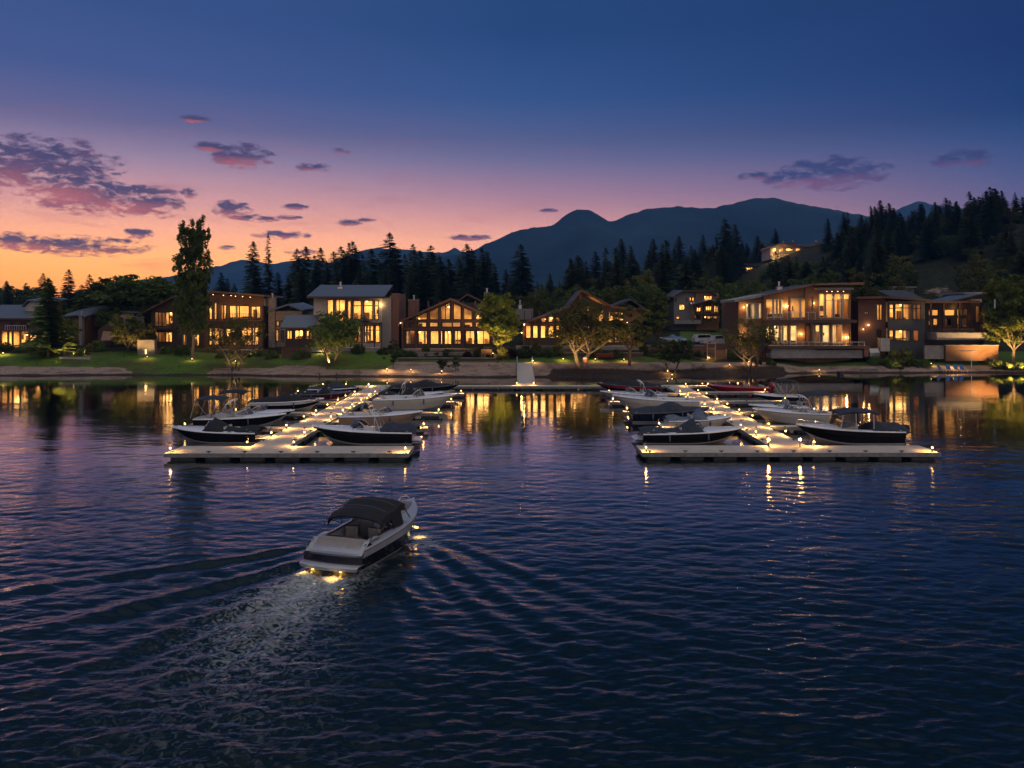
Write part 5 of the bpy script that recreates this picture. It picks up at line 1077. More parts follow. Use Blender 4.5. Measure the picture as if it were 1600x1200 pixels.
# ------------------------------------------------------------------ trees
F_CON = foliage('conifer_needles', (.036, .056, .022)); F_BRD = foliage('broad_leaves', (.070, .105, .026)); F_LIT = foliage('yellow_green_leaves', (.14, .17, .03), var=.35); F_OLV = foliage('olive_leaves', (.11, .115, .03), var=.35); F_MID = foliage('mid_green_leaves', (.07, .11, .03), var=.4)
F_RED = foliage('copper_leaves', (.07, .025, .02)); BARK = mat('bark', (.09, .07, .055), .9, var=.4, scale=6, bump=.5, aniso=(4, 4, 1)); BARKP = mat('pale_bark', (.14, .115, .09), .85, var=.35, scale=6)
def leafquads(cent, rad, n, size, rs, up=.3, stretch=(1, 1, 1)):
    d = rs.randn(n, 3); d /= np.linalg.norm(d, axis=1)[:, None]; r = rs.rand(n)**.4
    p = cent+d*r[:, None]*rad*np.array(stretch); a = rs.randn(n, 3); a[:, 2] *= .6; a /= np.linalg.norm(a, axis=1)[:, None]
    b = np.cross(a, rs.randn(n, 3)); b /= np.linalg.norm(b, axis=1)[:, None]; s = size*(.6+.8*rs.rand(n))[:, None]
    return np.stack([p-a*s-b*s*.1, p-b*s*.42, p+a*s, p+b*s*.42+a*s*.1], 1)
def crown_mesh(name, quads, m):
    q = np.concatenate(quads); n = len(q); me = bpy.data.meshes.new(name)
    me.vertices.add(n*4); me.vertices.foreach_set('co', q.astype(np.float32).ravel()); me.loops.add(n*4); me.loops.foreach_set('vertex_index', np.arange(n*4, dtype=np.int32))
    me.polygons.add(n); me.polygons.foreach_set('loop_start', np.arange(0, n*4, 4, dtype=np.int32)); me.update(calc_edges=True); me.materials.append(m)
    o = bpy.data.objects.new(name, me); C.objects.link(o); return o
def proto_conifer(seed, H, Rr, m, sparse=0.0, col=0.1, full=1.0):
    rs = np.random.RandomState(seed); root = thing('conifer_tree', None, 'tree'); q = MB()
    q.tube([(0, 0, -1), (rs.randn()*.05, 0, H*.4), (0, rs.randn()*.08, H*.98)], [H*.017, H*.011, .03], BARK, 7); t = q.build('trunk', root)
    quads = []; nl = int(54*full)
    for k in range(nl):
        h = col+(1-col)*(k/nl)**.92; z = H*h; rr = Rr*(1-h)**.70*(1+.12*math.sin(h*9+seed))*(.85 if h < col+.08 else 1)
        nb = max(5, int(11*(1-h)+5)); 
        for j in range(nb):
            if rs.rand() < sparse: continue
            a = rs.rand()*6.283; L = rr*rs.uniform(.6, 1.25)+.15; dr = rs.uniform(.12, .38)*(1-.6*h); ca, sa = math.cos(a), math.sin(a); nseg = max(2, int(L/.5))
            for i in range(nseg):
                t0, t1 = i/nseg, (i+1.35)/nseg; w = (.30+.42*L/4)*(1-.6*t0)*rs.uniform(.7, 1.3)
                for sgn in (-1, 1):
                    p0 = np.array([ca*L*t0, sa*L*t0, z-dr*L*t0*(1.3-t0*.5)]); p1 = np.array([ca*L*t1, sa*L*t1, z-dr*L*t1*(1.3-t1*.5)]); sd = np.array([-sa, ca, -.35*sgn*sgn])*w*1.5*sgn
                    quads.append(np.array([[p0, p0*.4+p1*.6+sd*.5, p1+sd*.35+np.array([ca, sa, -.25])*w*.6, p1]]))
    quads.append(leafquads(np.array([0, 0, H*.97]), .25, 14, .3, rs, stretch=(.5, .5, 2)))
    c = crown_mesh('crown', quads, m); c.parent = root; return root
def proto_broad(seed, H, W, m, base=.25, nclump=60, leaf=.26, per=60, bark=None, stems=1, trunk_r=.2, shape=None, clr=None, nlimb=9, tip=True, csz=.115, lst=(1.15, 1.15, .75)):
    """trunk, forking limbs and leaf clumps at the limb ends"""
    rs = np.random.RandomState(seed); rr = random.Random(seed); root = thing('broadleaf_tree', None, 'tree'); bark = bark or BARK; q = MB(); tips = []
    def limb(p, d, L, r, dep):
        pts = [p]; dd = d.copy()
        for k in range(4):
            dd = (dd+Vector((rr.uniform(-.28, .28), rr.uniform(-.28, .28), rr.uniform(-.05, .2)))).normalized(); pts.append(pts[-1]+dd*L/4)
        q.tube(pts, [r*(1-.11*k) for k in range(5)], bark, 6 if dep < 2 else 4, cap=False)
        if dep >= 3 or L < .5: tips.append(pts[-1]); tips.append(pts[2]); return
        for k in range(3 if dep < 2 else 2):
            a = rr.uniform(0, 6.28); o_ = Vector((math.cos(a), math.sin(a), rr.uniform(.1, .8))); nd = (dd*.75+o_*.8).normalized(); limb(pts[rr.choice((2, 3, 4))], nd, L*rr.uniform(.55, .78), r*.55, dep+1)
    th = H*base; colm = H/W > 2.2
    for s_ in range(stems):
        a = 6.28*s_/stems+rr.random(); lean = Vector((math.cos(a), math.sin(a), 0))*(0 if stems == 1 else .42)
        p0 = Vector((lean.x*.4, lean.y*.4, -.6)); d = (Vector((0, 0, 1))+lean).normalized(); p1 = p0+d*(th+.6)*.55; p2 = p1+(d+Vector((rr.uniform(-.15, .15), rr.uniform(-.15, .15), .1))).normalized()*(th+.6)*.5
        q.tube([p0-Vector((0, 0, .1)), p0+d*.5, p1, p2], [trunk_r*1.5, trunk_r*1.1, trunk_r*.95, trunk_r*.8], bark, 8, cap=False)
        if colm:
            q.tube([p2, Vector((p2.x+.15, p2.y, H*.6)), Vector((p2.x, p2.y+.1, H*.94))], [trunk_r*.8, trunk_r*.45, .03], bark, 7, cap=False)
            for k in range(nlimb*2):
                z_ = th+(H*.85-th)*k/(nlimb*2); a2 = k*2.4; limb(Vector((p2.x, p2.y, z_)), Vector((math.cos(a2)*.5, math.sin(a2)*.5, 1)).normalized(), W*.5, trunk_r*.3, 2)
            continue
        for k in range(max(2, nlimb//stems)):
            a2 = 6.28*k/max(2, nlimb//stems)+rr.uniform(-.4, .4); sp = rr.uniform(.35, 1.0)*W/H*1.6; nd = Vector((math.cos(a2)*sp, math.sin(a2)*sp, rr.uniform(.6, 1.3))).normalized(); limb(p2.lerp(p1, rr.random()*.4), nd, min((H-th)*rr.uniform(.36, .5), W*.42), trunk_r*.5, 1)
    o = q.build('trunk', root, smooth=True)
    quads = []; cz = th+(H-th)*.52; a_, c_ = W/2, (H-th)*.55
    pts = [np.array(t) for t in tips]
    for p in pts:
        e = math.sqrt((p[0]**2+p[1]**2)/a_**2+((p[2]-cz)/c_)**2)
        if e > .95: p[:] = p/1.0; p[0] /= e; p[1] /= e; p[2] = cz+(p[2]-cz)/e
    for k in range(nclump):
        if pts and rs.rand() < .45: c0 = pts[rs.randint(len(pts))]+rs.randn(3)*.3
        else:
            d = rs.randn(3); d /= np.linalg.norm(d); r_ = rs.uniform(.55, 1.0) if abs(d[2]) < .8 else rs.uniform(.3, .82); c0 = np.array([d[0]*a_*r_, d[1]*a_*r_, cz+d[2]*c_*r_])
            if shape: w_ = shape((c0[2]-th)/(H-th)); c0[0] *= w_; c0[1] *= w_
        quads.append(leafquads(c0, rs.uniform(.5, 1.05)*W*csz, per, leaf, rs, stretch=lst))
    c = crown_mesh('crown', quads, m); c.parent = root; return root
def proto_bush(seed, W, H, m, leaf=.13, n=26):
    rs = np.random.RandomState(seed); root = thing('shrub', None, 'shrub'); quads = []; q = MB()
    for k in range(6): a = rs.rand()*6.28; q.tube([(0, 0, -.1), (math.cos(a)*W*.15, math.sin(a)*W*.15, H*.4), (math.cos(a)*W*.28, math.sin(a)*W*.28, H*.75)], [.035, .022, .01], BARK, 4)
    q.build('stem', root)
    for k in range(n):
        d = rs.randn(3); d /= np.linalg.norm(d); d[2] = abs(d[2]); quads.append(leafquads(np.array([d[0]*W*.38, d[1]*W*.38, .1+d[2]*H*.72]), W*.17, 48, leaf, rs))
    c = crown_mesh('foliage', quads, m); c.parent = root; return root
used = {}
def place(proto, x, y, s=1, rz=None, label=None, group=None, name=None, z=None, sxy=None, cat=None):
    r = proto if id(proto) not in used else copy_tree(proto); used[id(proto)] = 1
    r.location = (x, y, (G(x, y) if z is None else z)-.05); r.rotation_euler = (0, 0, rz if rz is not None else (x*7.3+y*3.1) % 6.28); sxy = sxy or s; r.scale = (sxy, sxy, s)
    tag(r, label, cat, group); 
    if name: r.name = name
    return r
C1 = proto_conifer(1, 18, 4.3, F_CON); C2 = proto_conifer(2, 20, 4.0, F_CON, .06); C3 = proto_conifer(3, 16, 4.6, F_CON, .04, .06); C4 = proto_conifer(4, 21, 3.0, F_CON, .3, .18); C5 = proto_conifer(6, 17, 4.0, F_CON, .02, .03)
B1 = proto_broad(11, 11, 9, F_BRD, per=70, nclump=90, leaf=.30); B2 = proto_broad(12, 9, 7, F_BRD, per=70, nclump=70, leaf=.28); B3 = proto_broad(13, 12, 8, F_OLV, per=60, nclump=80, leaf=.28)
CONS = [C1, C2, C3, C4, C5]; rr = random.Random(77)
def top_at(px, pytop, Y):           # scale a tree so that its tip reaches the row
    x = X_(px, Y); return x, Y, Z_(pytop, Y)-G(x, Y)
hts = {id(C1): 18, id(C2): 20, id(C3): 16, id(C4): 21, id(C5): 17, id(B1): 11.6, id(B2): 9.5, id(B3): 12.6}
def tree_to(proto, px, pytop, Y, label, group, wide=1.0, name=None, rz=None):
    x, y, H = top_at(px, pytop, Y); s = H/hts[id(proto)]; return place(proto, x, y, s, rz=rz, label=label, group=group, sxy=s*wide, name=name)
# conifers behind the lakefront houses
gm = 'dark conifers standing behind the lakefront houses'
mid = [(345, 425, 160), (355, 434, 165), (366, 442, 158), (395, 376, 150), (419, 363, 152), (405, 430, 160), (434, 425, 150), (450, 432, 148), (464, 388, 152), (477, 384, 156), (491, 398, 150), (500, 386, 158), (510, 408, 152), (521, 392, 165), (533, 384, 150), (545, 378, 154),
       (551, 376, 158), (566, 396, 160), (579, 388, 152), (590, 402, 166), (608, 363, 158), (620, 388, 152), (632, 396, 162), (645, 380, 156), (655, 390, 150), (666, 402, 168), (673, 383, 158), (686, 398, 152), (700, 404, 156), (716, 402, 164), (729, 380, 152), (737, 388, 158), (752, 386, 150),
       (760, 392, 160), (772, 412, 154), (790, 420, 166), (813, 381, 150), (826, 422, 160), (797, 432, 154), (470, 418, 145), (525, 425, 144), (560, 420, 146), (600, 420, 145), (640, 418, 147), (690, 425, 146), (738, 428, 148)]
named = {(395, 376, 150): 'straight spired conifer just right of the poplar', (419, 363, 152): 'thin tall conifer with sparse tufted branches', (608, 363, 158): 'tallest conifer above the tall metal-roofed house', (813, 381, 150): 'lone pointed conifer against the mountain in the middle', (729, 380, 152): 'tall conifer with tufted tip above the gabled timber house'}
for k, (px, py, Y0) in enumerate(mid):
    Y = Y0+(62 if Y0 > 149 else 30)
    p = C4 if (px, py) == (419, 363) else C1 if px in (813, 608) else CONS[rr.choice((0, 1, 2, 4, 4, 1))]
    tree_to(p, px, py, Y, named.get((px, py, Y0), 'dark conifer in the dense row behind the lakefront houses'), gm, wide=(.62 if px == 419 else .8 if px in (395,) else rr.uniform(.85, 1.15)))
# dark trees at the far left
gl_ = 'dark trees on the far left horizon'
for k in range(34):
    px = -50+k*10.5+rr.uniform(-5, 5); Y = rr.uniform(300, 420); py = ip(px, [-40, 0, 60, 120, 180, 300], [440, 442, 448, 450, 445, 440])+rr.uniform(-6, 12)
    tree_to(rr.choice((B1, B2, B3, C3, C5)), px, float(py), Y, 'dark tree in the wooded skyline left of the poplar', gl_, wide=rr.uniform(1, 1.5))
for px, py, lb in ((67, 426, 'pointed conifer rising above the far left roofs'), (78, 436, 'second pointed conifer above the far left roofs'), (10, 438, 'dark conifer at the far left edge'), (107, 420, 'rounded tall conifer on the left skyline'), (140, 428, 'narrow dark tree left of the big oak crown'), (156, 432, 'small dark conifer left of the big oak crown')):
    tree_to(rr.choice((C1, C3, C5)), px, py, 230, lb, None, wide=1.0)
# forest on the hill to the right
gh = 'conifers covering the hillside forest'; n = 0; tries = 0; pts = []
while n < 255 and tries < 20000:
    tries += 1; a = rr.uniform(.005, .70); Y = rr.uniform(175, 430) if tries % 3 else rr.uniform(220, 330)
    if Y > hillD(a)+25: continue
    x = a*Y; px = 800+F*a; zg = G(x, Y); pyg = HOR-(zg-HC)/Y*F
    if any((x-u)**2+(Y-v)**2 < 24 for u, v in pts): continue
    s = rr.uniform(.62, 1.05)*(.8 if Y > 300 else .95); pyt = HOR-(zg+18*s-HC)/Y*F
    hid = False; s0 = s
    for (a0, a1, b0, b1, Yh) in ((1144, 1192, 408, 438, 330), (1200, 1293, 376, 408, 335), (1048, 1136, 450, 508, 172), (1436, 1505, 436, 468, 220), (1392, 1432, 446, 462, 190)):
        if Y < Yh+2 and a0-8 < px < a1+8 and pyt < b1:
            s = min(s, ((HOR-b1)*Y/F+HC-zg)/18)
            if s < .22: hid = True
        if Yh-3 < Y < Yh+16 and a0-4 < px < a1+4: hid = True
    lim = ip(px, [800, 850, 900, 1000, 1100, 1128, 1160, 1200, 1260, 1290, 1340, 1375, 1420, 1480, 1540, 1600, 1700], [455, 426, 410, 385, 368, 340, 345, 372, 366, 340, 335, 318, 330, 322, 300, 300, 300])
    if hid or pyt < lim: continue
    if s < .5: place(rr.choice((B1, B2, B3)), x, Y, s*1.5, label='bushy tree growing on the slope below the hillside houses', group='bushy trees on the hill slope', sxy=s*1.9); pts.append((x, Y)); n += 1; continue
    pts.append((x, Y)); place(rr.choice(CONS), x, Y, s, label='dark conifer in the hillside forest on the right', group=gh, sxy=s*rr.uniform(1.0, 1.45)); n += 1
for px, py, Y, lb in ((1132, 341, 300, 'tall conifer left of the hilltop mansion'), (1148, 350, 310, 'broad conifer left of the hilltop mansion'), (1211, 356, 345, 'slim conifer behind the left end of the hilltop mansion'), (1293, 340, 300, 'tall conifer right of the hilltop mansion'), (1375, 312, 262, 'tallest spired conifer on the right skyline'), (1437, 318, 255, 'dark conifer below the right mountain peak'), (1484, 312, 250, 'tall conifer right of the right mountain peak'), (1551, 294, 245, 'highest conifer near the right edge'),
                      (1586, 300, 250, 'tall conifer at the right edge of the skyline'), (1345, 335, 270, 'conifer left of the tallest right skyline tree'), (1405, 330, 262, 'conifer between two tall skyline conifers'), (1520, 320, 255, 'blunt conifer before the highest right one'), (1460, 326, 260, 'conifer under the right peak'), (985, 383, 330, 'conifer on the hill crest above the middle house'), (903, 398, 300, 'pointed conifer where the hill forest begins'),
                      (930, 392, 300, 'conifer second along the hill crest'), (970, 372, 320, 'taller conifer on the left hill crest'), (1020, 372, 320, 'conifer on the crest below the domed mountain'), (1060, 368, 320, 'conifer on the crest right of the domed mountain'), (1098, 366, 320, 'conifer before the hill crest rises'), (1570, 312, 250, 'conifer between the two tallest at the right edge'), (1318, 332, 280, 'conifer behind the cedar house skyline')):
    tree_to(rr.choice((C1, C2, C5)), px, py, Y, lb, None, wide=rr.uniform(.9, 1.2))
for k in range(26):
    px = rr.uniform(1298, 1440) if k % 2 else rr.uniform(1500, 1600); Y = rr.uniform(225, 300); x = X_(px, Y); s = rr.uniform(.5, .8); place(rr.choice((C1, C3, C5, C5)), x, Y, s, label='dark conifer', group=gh, sxy=s*1.3)
gb = 'broadleaf trees along the foot of the hill'; n = 0; tries = 0; pts = []
while n < 170 and tries < 16000:
    tries += 1; a = rr.uniform(.02, .72); Y = rr.uniform(150, 320); x = a*Y; px = 800+F*a
    if any((x-u)**2+(Y-v)**2 < 15 for u, v in pts) or (1015 < px < 1155 and Y < 180): continue
    zg = G(x, Y); s = rr.uniform(.6, 1.15); pyt = HOR-(zg+11*s-HC)/Y*F
    if any(a0-10 < px < a1+10 and pyt < b1 and Y < Yh for (a0, a1, b1, Yh) in ((1144, 1192, 434, 330), (1200, 1293, 405, 335), (1048, 1140, 506, 172), (1436, 1500, 462, 220), (1392, 1432, 462, 190))): continue
    if pyt < ip(px, [800, 900, 1000, 1200, 1400, 1600], [455, 440, 425, 400, 400, 395]): continue
    pts.append((x, Y)); place(rr.choice((B1, B2, B3)), x, Y, s, label='bushy broadleaf tree at the foot of the wooded hill', group=gb, sxy=s*rr.uniform(.9, 1.3)); n += 1
n = 0; tries = 0
while n < 70 and tries < 4000:
    tries += 1; a = rr.uniform(.30, .70); Y = rr.uniform(185, 320); x = a*Y; px = 800+F*a; s = rr.uniform(.35, .6); pyt = HOR-(G(x, Y)+11*s-HC)/Y*F
    if (1428 < px < 1516 and Y < 232) or any(a0-8 < px < a1+8 and pyt < b1 for (a0, a1, b1) in ((1144, 1192, 434), (1200, 1293, 405), (1392, 1432, 462))): continue
    place(rr.choice((B1, B2, B3)), x, Y, s, label='bushy tree', group='bushy trees on the hill slope', sxy=s*1.35); n += 1
for k in range(34):
    px = rr.uniform(1425, 1560); Y = rr.uniform(232, 300); x = X_(px, Y); s = rr.uniform(.4, .62); place(rr.choice((B1, B2, B3)), x, Y, s, label='bushy tree', group='bushy trees on the hill slope', sxy=s*1.3)
for k in range(8):
    px = rr.uniform(1415, 1500); Y = rr.uniform(262, 296); x = X_(px, Y); s = rr.uniform(.5, .72); place(rr.choice((C1, C3, C5)), x, Y, s, label='dark conifer', group=gh, sxy=s*1.25)
# big dark oak crown on the left
for px, py, w_, Y, lb in ((215, 420, 1.6, 146, 'wide dark oak crown left of the poplar'), (178, 426, 1.2, 148, 'dark round tree left of the wide oak crown'), (247, 430, 1.2, 150, 'dark round tree between oak and poplar'), (150, 458, 1.0, 145, 'dark leafy tree behind the glowing timber canopy'), (130, 470, 1, 148, 'green tree behind the small dim house'), (170, 475, .8, 139, 'bushy tree above the glowing timber canopy'), (232, 462, .9, 142, 'dark tree behind the lit gabled wing')):
    tree_to(B1, px, py, Y, lb, None, wide=w_)
# ---- individually grown trees in front
def own(px, pytop, pybase_Y, W, m, label, name='broadleaf_tree', Y=None, **k):
    x = X_(px, Y); H = Z_(pytop, Y)-G(x, Y); t = proto_broad(k.pop('seed', int(px)), H*.93, W, m, **k); t.name = name; place(t, x, Y, 1, rz=0, label=label); return t
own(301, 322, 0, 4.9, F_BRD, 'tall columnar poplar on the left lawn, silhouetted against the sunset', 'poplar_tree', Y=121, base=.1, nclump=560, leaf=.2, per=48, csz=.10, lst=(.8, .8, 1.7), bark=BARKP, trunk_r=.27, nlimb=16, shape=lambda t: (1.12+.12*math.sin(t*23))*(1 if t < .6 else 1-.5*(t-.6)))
own(368, 478, 0, 8.0, F_OLV, 'wide many stemmed tree with curling bare branches beside the poplar', 'spreading_tree', Y=115.5, base=.22, nclump=44, leaf=.19, per=60, stems=5, trunk_r=.13, nlimb=15)
own(518, 476, 0, 8.2, F_MID, 'spreading tree in front of the tall metal-roofed house', 'spreading_tree', Y=116, base=.22, nclump=105, leaf=.23, per=65, stems=3, trunk_r=.17, nlimb=12)
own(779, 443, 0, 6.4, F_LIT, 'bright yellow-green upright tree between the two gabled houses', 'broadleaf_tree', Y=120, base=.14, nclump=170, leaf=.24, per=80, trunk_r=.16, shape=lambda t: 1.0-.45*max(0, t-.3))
own(908, 462, 0, 10.0, F_OLV, 'largest spreading tree, forked trunk, in the middle of the beach', 'spreading_tree', Y=113.5, base=.26, nclump=112, leaf=.24, per=60, stems=2, trunk_r=.30, nlimb=14, bark=BARKP)
own(984, 466, 0, 5.6, F_OLV, 'olive toned tree just right of the largest spreading tree', 'broadleaf_tree', Y=115, base=.24, nclump=85, leaf=.23, per=65, trunk_r=.2)
own(1027, 440, 0, 5.2, F_BRD, 'upright dark green tree left of the craftsman house', 'broadleaf_tree', Y=135, base=.1, nclump=90, leaf=.22, per=70, shape=lambda t: 1.05-.5*t)
own(1050, 520, 0, 5.6, F_MID, 'small low forked tree uplit at its foot near the picnic table', 'small_tree', Y=113, base=.28, nclump=60, leaf=.2, per=60, stems=2, trunk_r=.12)
own(1174, 482, 0, 6.6, F_OLV, 'gnarled half bare tree in front of the cedar house', 'gnarled_tree', Y=114.5, base=.26, nclump=50, leaf=.2, per=55, stems=3, trunk_r=.2, nlimb=13)
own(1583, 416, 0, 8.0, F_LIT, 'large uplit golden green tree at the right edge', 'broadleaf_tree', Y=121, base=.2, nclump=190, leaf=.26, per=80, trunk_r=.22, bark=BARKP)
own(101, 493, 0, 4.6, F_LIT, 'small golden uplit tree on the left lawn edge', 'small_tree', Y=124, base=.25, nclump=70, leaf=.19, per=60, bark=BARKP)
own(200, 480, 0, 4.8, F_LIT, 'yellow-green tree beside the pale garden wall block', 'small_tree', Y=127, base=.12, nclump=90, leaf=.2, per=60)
own(222, 498, 0, 4.6, F_OLV, 'rounded olive tree directly behind the pale garden wall block', 'small_tree', Y=126, base=.1, nclump=85, leaf=.19, per=60)
t = proto_conifer(31, Z_(435, 122)-G(X_(75, 122), 122), 3.3, F_BRD, .25, .12); place(t, X_(75, 122), 122, 1, label='shaggy dark evergreen in front of the far left house')
for px, pyt, Y, W, lb in ((615, 525, 113, 1.8, 'bushy young tree left of the two columnar shrubs'), (690, 532, 112, 2.0, 'taller columnar shrub on the beach'), (712, 551, 112.5, .9, 'shorter columnar shrub on the beach')):
    x = X_(px, Y); H = Z_(pyt, Y)-G(x, Y); t = proto_broad(int(px), H*.95, W, F_BRD, base=.08, nclump=30, leaf=.13, per=50, trunk_r=.06, nlimb=5); t.name = 'columnar_shrub'; place(t, x, Y, 1, rz=0, label=lb, cat='shrub')
# shrubs
S1 = proto_bush(51, 2.4, 1.5, F_BRD); S2 = proto_bush(52, 1.8, 1.9, F_OLV); S3 = proto_bush(53, 3.0, 1.2, F_BRD); S4 = proto_bush(54, 1.6, 1.1, F_RED)
gs = [(10, 127), (30, 126), (50, 125), (70, 124), (85, 125), (128, 124), (140, 126), (152, 127), (262, 125), (285, 124), (345, 123), (385, 123), (405, 124), (425, 122), (470, 121), (560, 123), (598, 123), (625, 121), (640, 121), (665, 122), (700, 122), (730, 121), (752, 122), (765, 120), (800, 121), (820, 120), (838, 121), (855, 120), (872, 121), (930, 121), (948, 120),
      (965, 121), (1005, 122), (1020, 121), (1035, 121), (1055, 122), (1075, 121), (1090, 123), (1140, 122), (1150, 121), (1205, 119), (1370, 121), (1385, 120), (1398, 119), (1412, 120), (1425, 121), (1440, 120), (1460, 124), (1480, 124), (1500, 125), (1530, 124), (1545, 122), (1560, 120), (1575, 119), (1595, 119), (745, 121), (785, 119), (1185, 118.5)]
for k, (px, Y) in enumerate(gs):
    p = S4 if px in (800, 765, 1185, 730) else rr.choice((S1, S2, S3)); s = rr.uniform(.6, 1.15)
    place(p, X_(px, Y), Y, s, label='low garden shrub' if p is not S4 else 'copper red shrub', group='garden shrubs' if p is not S4 else 'copper shrubs')
x = X_(1415, 120); t = proto_bush(60, 2.2, 3.2, F_BRD); place(t, x, 120, 1.1, label='tall rounded shrub before the charcoal glass bay', name='tall_shrub')
x = X_(1410, 119); t = proto_bush(61, 1.5, 3.0, F_LIT, n=22); place(t, X_(1396, 121), 121, 1.0, label='narrow golden shrub lit from below left of the tall rounded shrub', name='tall_shrub')
# ------------------------------------------------------------------ garden and beach objects
def garden_light(px, Y, label, w=40, h=.25, dz=0, col=(1, .55, .18), group='garden lamps', aim=None):
    if 'uplight' in label: px0 = px; x0_ = X_(px, Y); Y = max(Y-2.3, float(shoreY(x0_))+.8); px = 800+F*x0_/Y
    x = X_(px, Y); r = thing('garden_lamp', label, 'lamp', (x, Y, G(x, Y)+dz), 0, group); q = MB(); q.lathe(0, 0, [(.06, -.1), (.06, h), (.03, h+.01)], BLACKM, 8); q.build('post', r)
    q = MB(); q.lathe(0, 0, [(.03, h), (.055, h+.03), (.055, h+.08), (.02, h+.11)], BLACKM if 'uplight' in label else LAMPG, 8); q.build('housing' if 'uplight' in label else 'globe', r); up = 'uplight' in label; lamp_at('light', r, 0, -.1, h+(.15 if up else .5), w*((14 if 'golden tree' in label or 'yellow-green' in label or 'golden left' in label else 7.5) if up else 3.0), col=col, r=.06, spot=(125 if up else 160), up=up, tilt=R(-22) if up else 0); return r
for px, Y, lb, w in ((605, 111.8, 'low lamp at the foot of the bushy young beach tree', 45), (642, 112, 'low lamp on the sand right of the bushy young beach tree', 20), (690, 110.6, 'low lamp before the taller columnar shrub', 25), (833, 115.8, 'lamp beside the top of the gangway', 35), (880, 117.5, 'low lamp on the lawn edge left of the forked tree', 40), (930, 117.5, 'low lamp on the sand right of the forked tree', 45), (975, 117.5, 'low lamp behind the olive toned tree', 45), (1043, 112, 'bright low lamp at the foot of the small forked tree', 60),
                     (1050, 110.2, 'low lamp at the water line under the small forked tree', 20), (103, 122.5, 'uplight at the foot of the golden left tree', 110), (115, 123.5, 'small white lamp right of the golden left tree', 15), (205, 125, 'uplight below the yellow-green tree near the garden wall', 60), (5, 124, 'lamp at the far left edge lighting a shrub', 60), (1576, 118.5, 'uplight at the foot of the large golden tree at the right edge', 210), (1590, 119, 'second uplight below the golden tree at the right edge', 120),
                     (1400, 118.5, 'uplight among the shrubs before the charcoal bay', 45), (778, 118.5, 'uplight below the bright yellow-green tree', 110), (770, 121.5, 'lamp lighting the bench by the yellow-green tree', 50), (520, 117.5, 'uplight beside the spreading tree before the metal-roofed house', 40), (505, 124, 'lamp on the path left of the small lawn', 70), (400, 125, 'uplight right of the curling branched tree', 70), (368, 119, 'lamp behind the curling branched tree', 35), (908, 111.8, 'uplight in the fork of the largest tree', 60),
                     (1108, 120.5, 'lamp beside the timber shed frame', 40), (1140, 116, 'lamp at the foot of the gnarled tree', 25), (1280, 117.5, 'lamp on the lawn before the concrete base', 30), (230, 121, 'lamp casting a pool on the left lawn', 30), (670, 122.5, 'terrace lamp before the gabled timber house', 60), (1490, 119.5, 'path lamp behind the blue beach chairs', 45), (1455, 121, 'path lamp left of the blue beach chairs', 30), (470, 123, 'lamp by the reddish garden fence', 40), (1170, 118, 'lamp between gnarled tree and concrete base', 30), (132, 124.5, 'lamp in the bush right of the golden left tree', 30), (300, 120, 'soft lamp on the lawn behind the poplar', 25), (290, 117.5, 'uplight in the grass before the poplar trunk', 90), (505, 112.5, 'added left uplight in front of the spreading tree before the metal-roofed house', 80), (530, 112.5, 'added right uplight in front of the spreading tree before the metal-roofed house', 80), (765, 116.5, 'added front uplight before the bright yellow-green tree', 130), (885, 110.8, 'added left front uplight below the largest forked tree', 110), (925, 110.8, 'added right front uplight below the largest forked tree', 110), (990, 112, 'added front uplight before the olive toned tree', 90), (1028, 127, 'uplight before the upright dark green tree', 120), (1165, 111.8, 'uplight before the gnarled tree', 70), (360, 112.5, 'uplight before the curling branched tree', 60), (1560, 117.5, 'added third uplight left of the golden tree at the right edge', 160), (235, 124, 'uplight behind the pale garden wall block', 90), (72, 119.5, 'uplight before the shaggy dark evergreen', 60)):  # front uplights from the poplar on are added to brighten the tree crowns
    garden_light(px, Y, lb, w)
# picnic table
def gz(x, y): return G(x, y)
TIMB = mat('grey_timber', (.16, .13, .10), .8, var=.3, scale=4, aniso=(.6, 6, 6))
x, y = X_(1092, 115), 115; t = thing('picnic_table', 'dark timber picnic table on the sand left of the timber shed frame', 'picnic table', (x, y, gz(x, y)), .1)
q = MB(); [q.box(-1, 1, -.38+k*.16, -.25+k*.16, .70, .75, TIMB) for k in range(5)]; q.build('table_top', t)
for sd in (-1, 1): q = MB(); q.box(-1, 1, sd*.75-.14, sd*.75+.14, .42, .46, TIMB); q.build('bench_seat', t)
for sx_ in (-.75, .75): q = MB(); q.tube([(sx_, -.7, -.05), (sx_, -.25, .7)], .04, TIMB); q.tube([(sx_, .7, -.05), (sx_, .25, .7)], .04, TIMB); q.tube([(sx_, -.8, .4), (sx_, .8, .4)], .035, TIMB); q.build('leg', t)
# timber shed frame
x, y = X_(1120, 121), 121; t = thing('garden_shed', 'open timber shed frame and fence panels beside the picnic table', 'shed', (x, y, gz(x, y)))
for ox in (-1.4, -.2, 1.4): q = MB(); q.box(ox-.06, ox+.06, -.06, .06, -.2, 2.3 if ox < 1 else 1.5, mat('pale_timber', (.34, .25, .14), .8)); q.build('post', t)
P_T = MATS['pale_timber']; q = MB(); q.box(-1.5, -.1, -.08, .08, 2.3, 2.42, P_T); q.box(-1.4, -.2, -.05, .05, 1.6, 1.68, P_T); q.build('beam', t); q = MB(); [q.box(-1.34+k*.3, -1.28+k*.3, -.03, .03, .1, 1.6, P_T) for k in range(4)]; q.build('slat_screen', t); q = MB(); q.box(-.14, 1.34, .02, .08, 0, 1.35, WOOD); q.build('fence_panel', t)
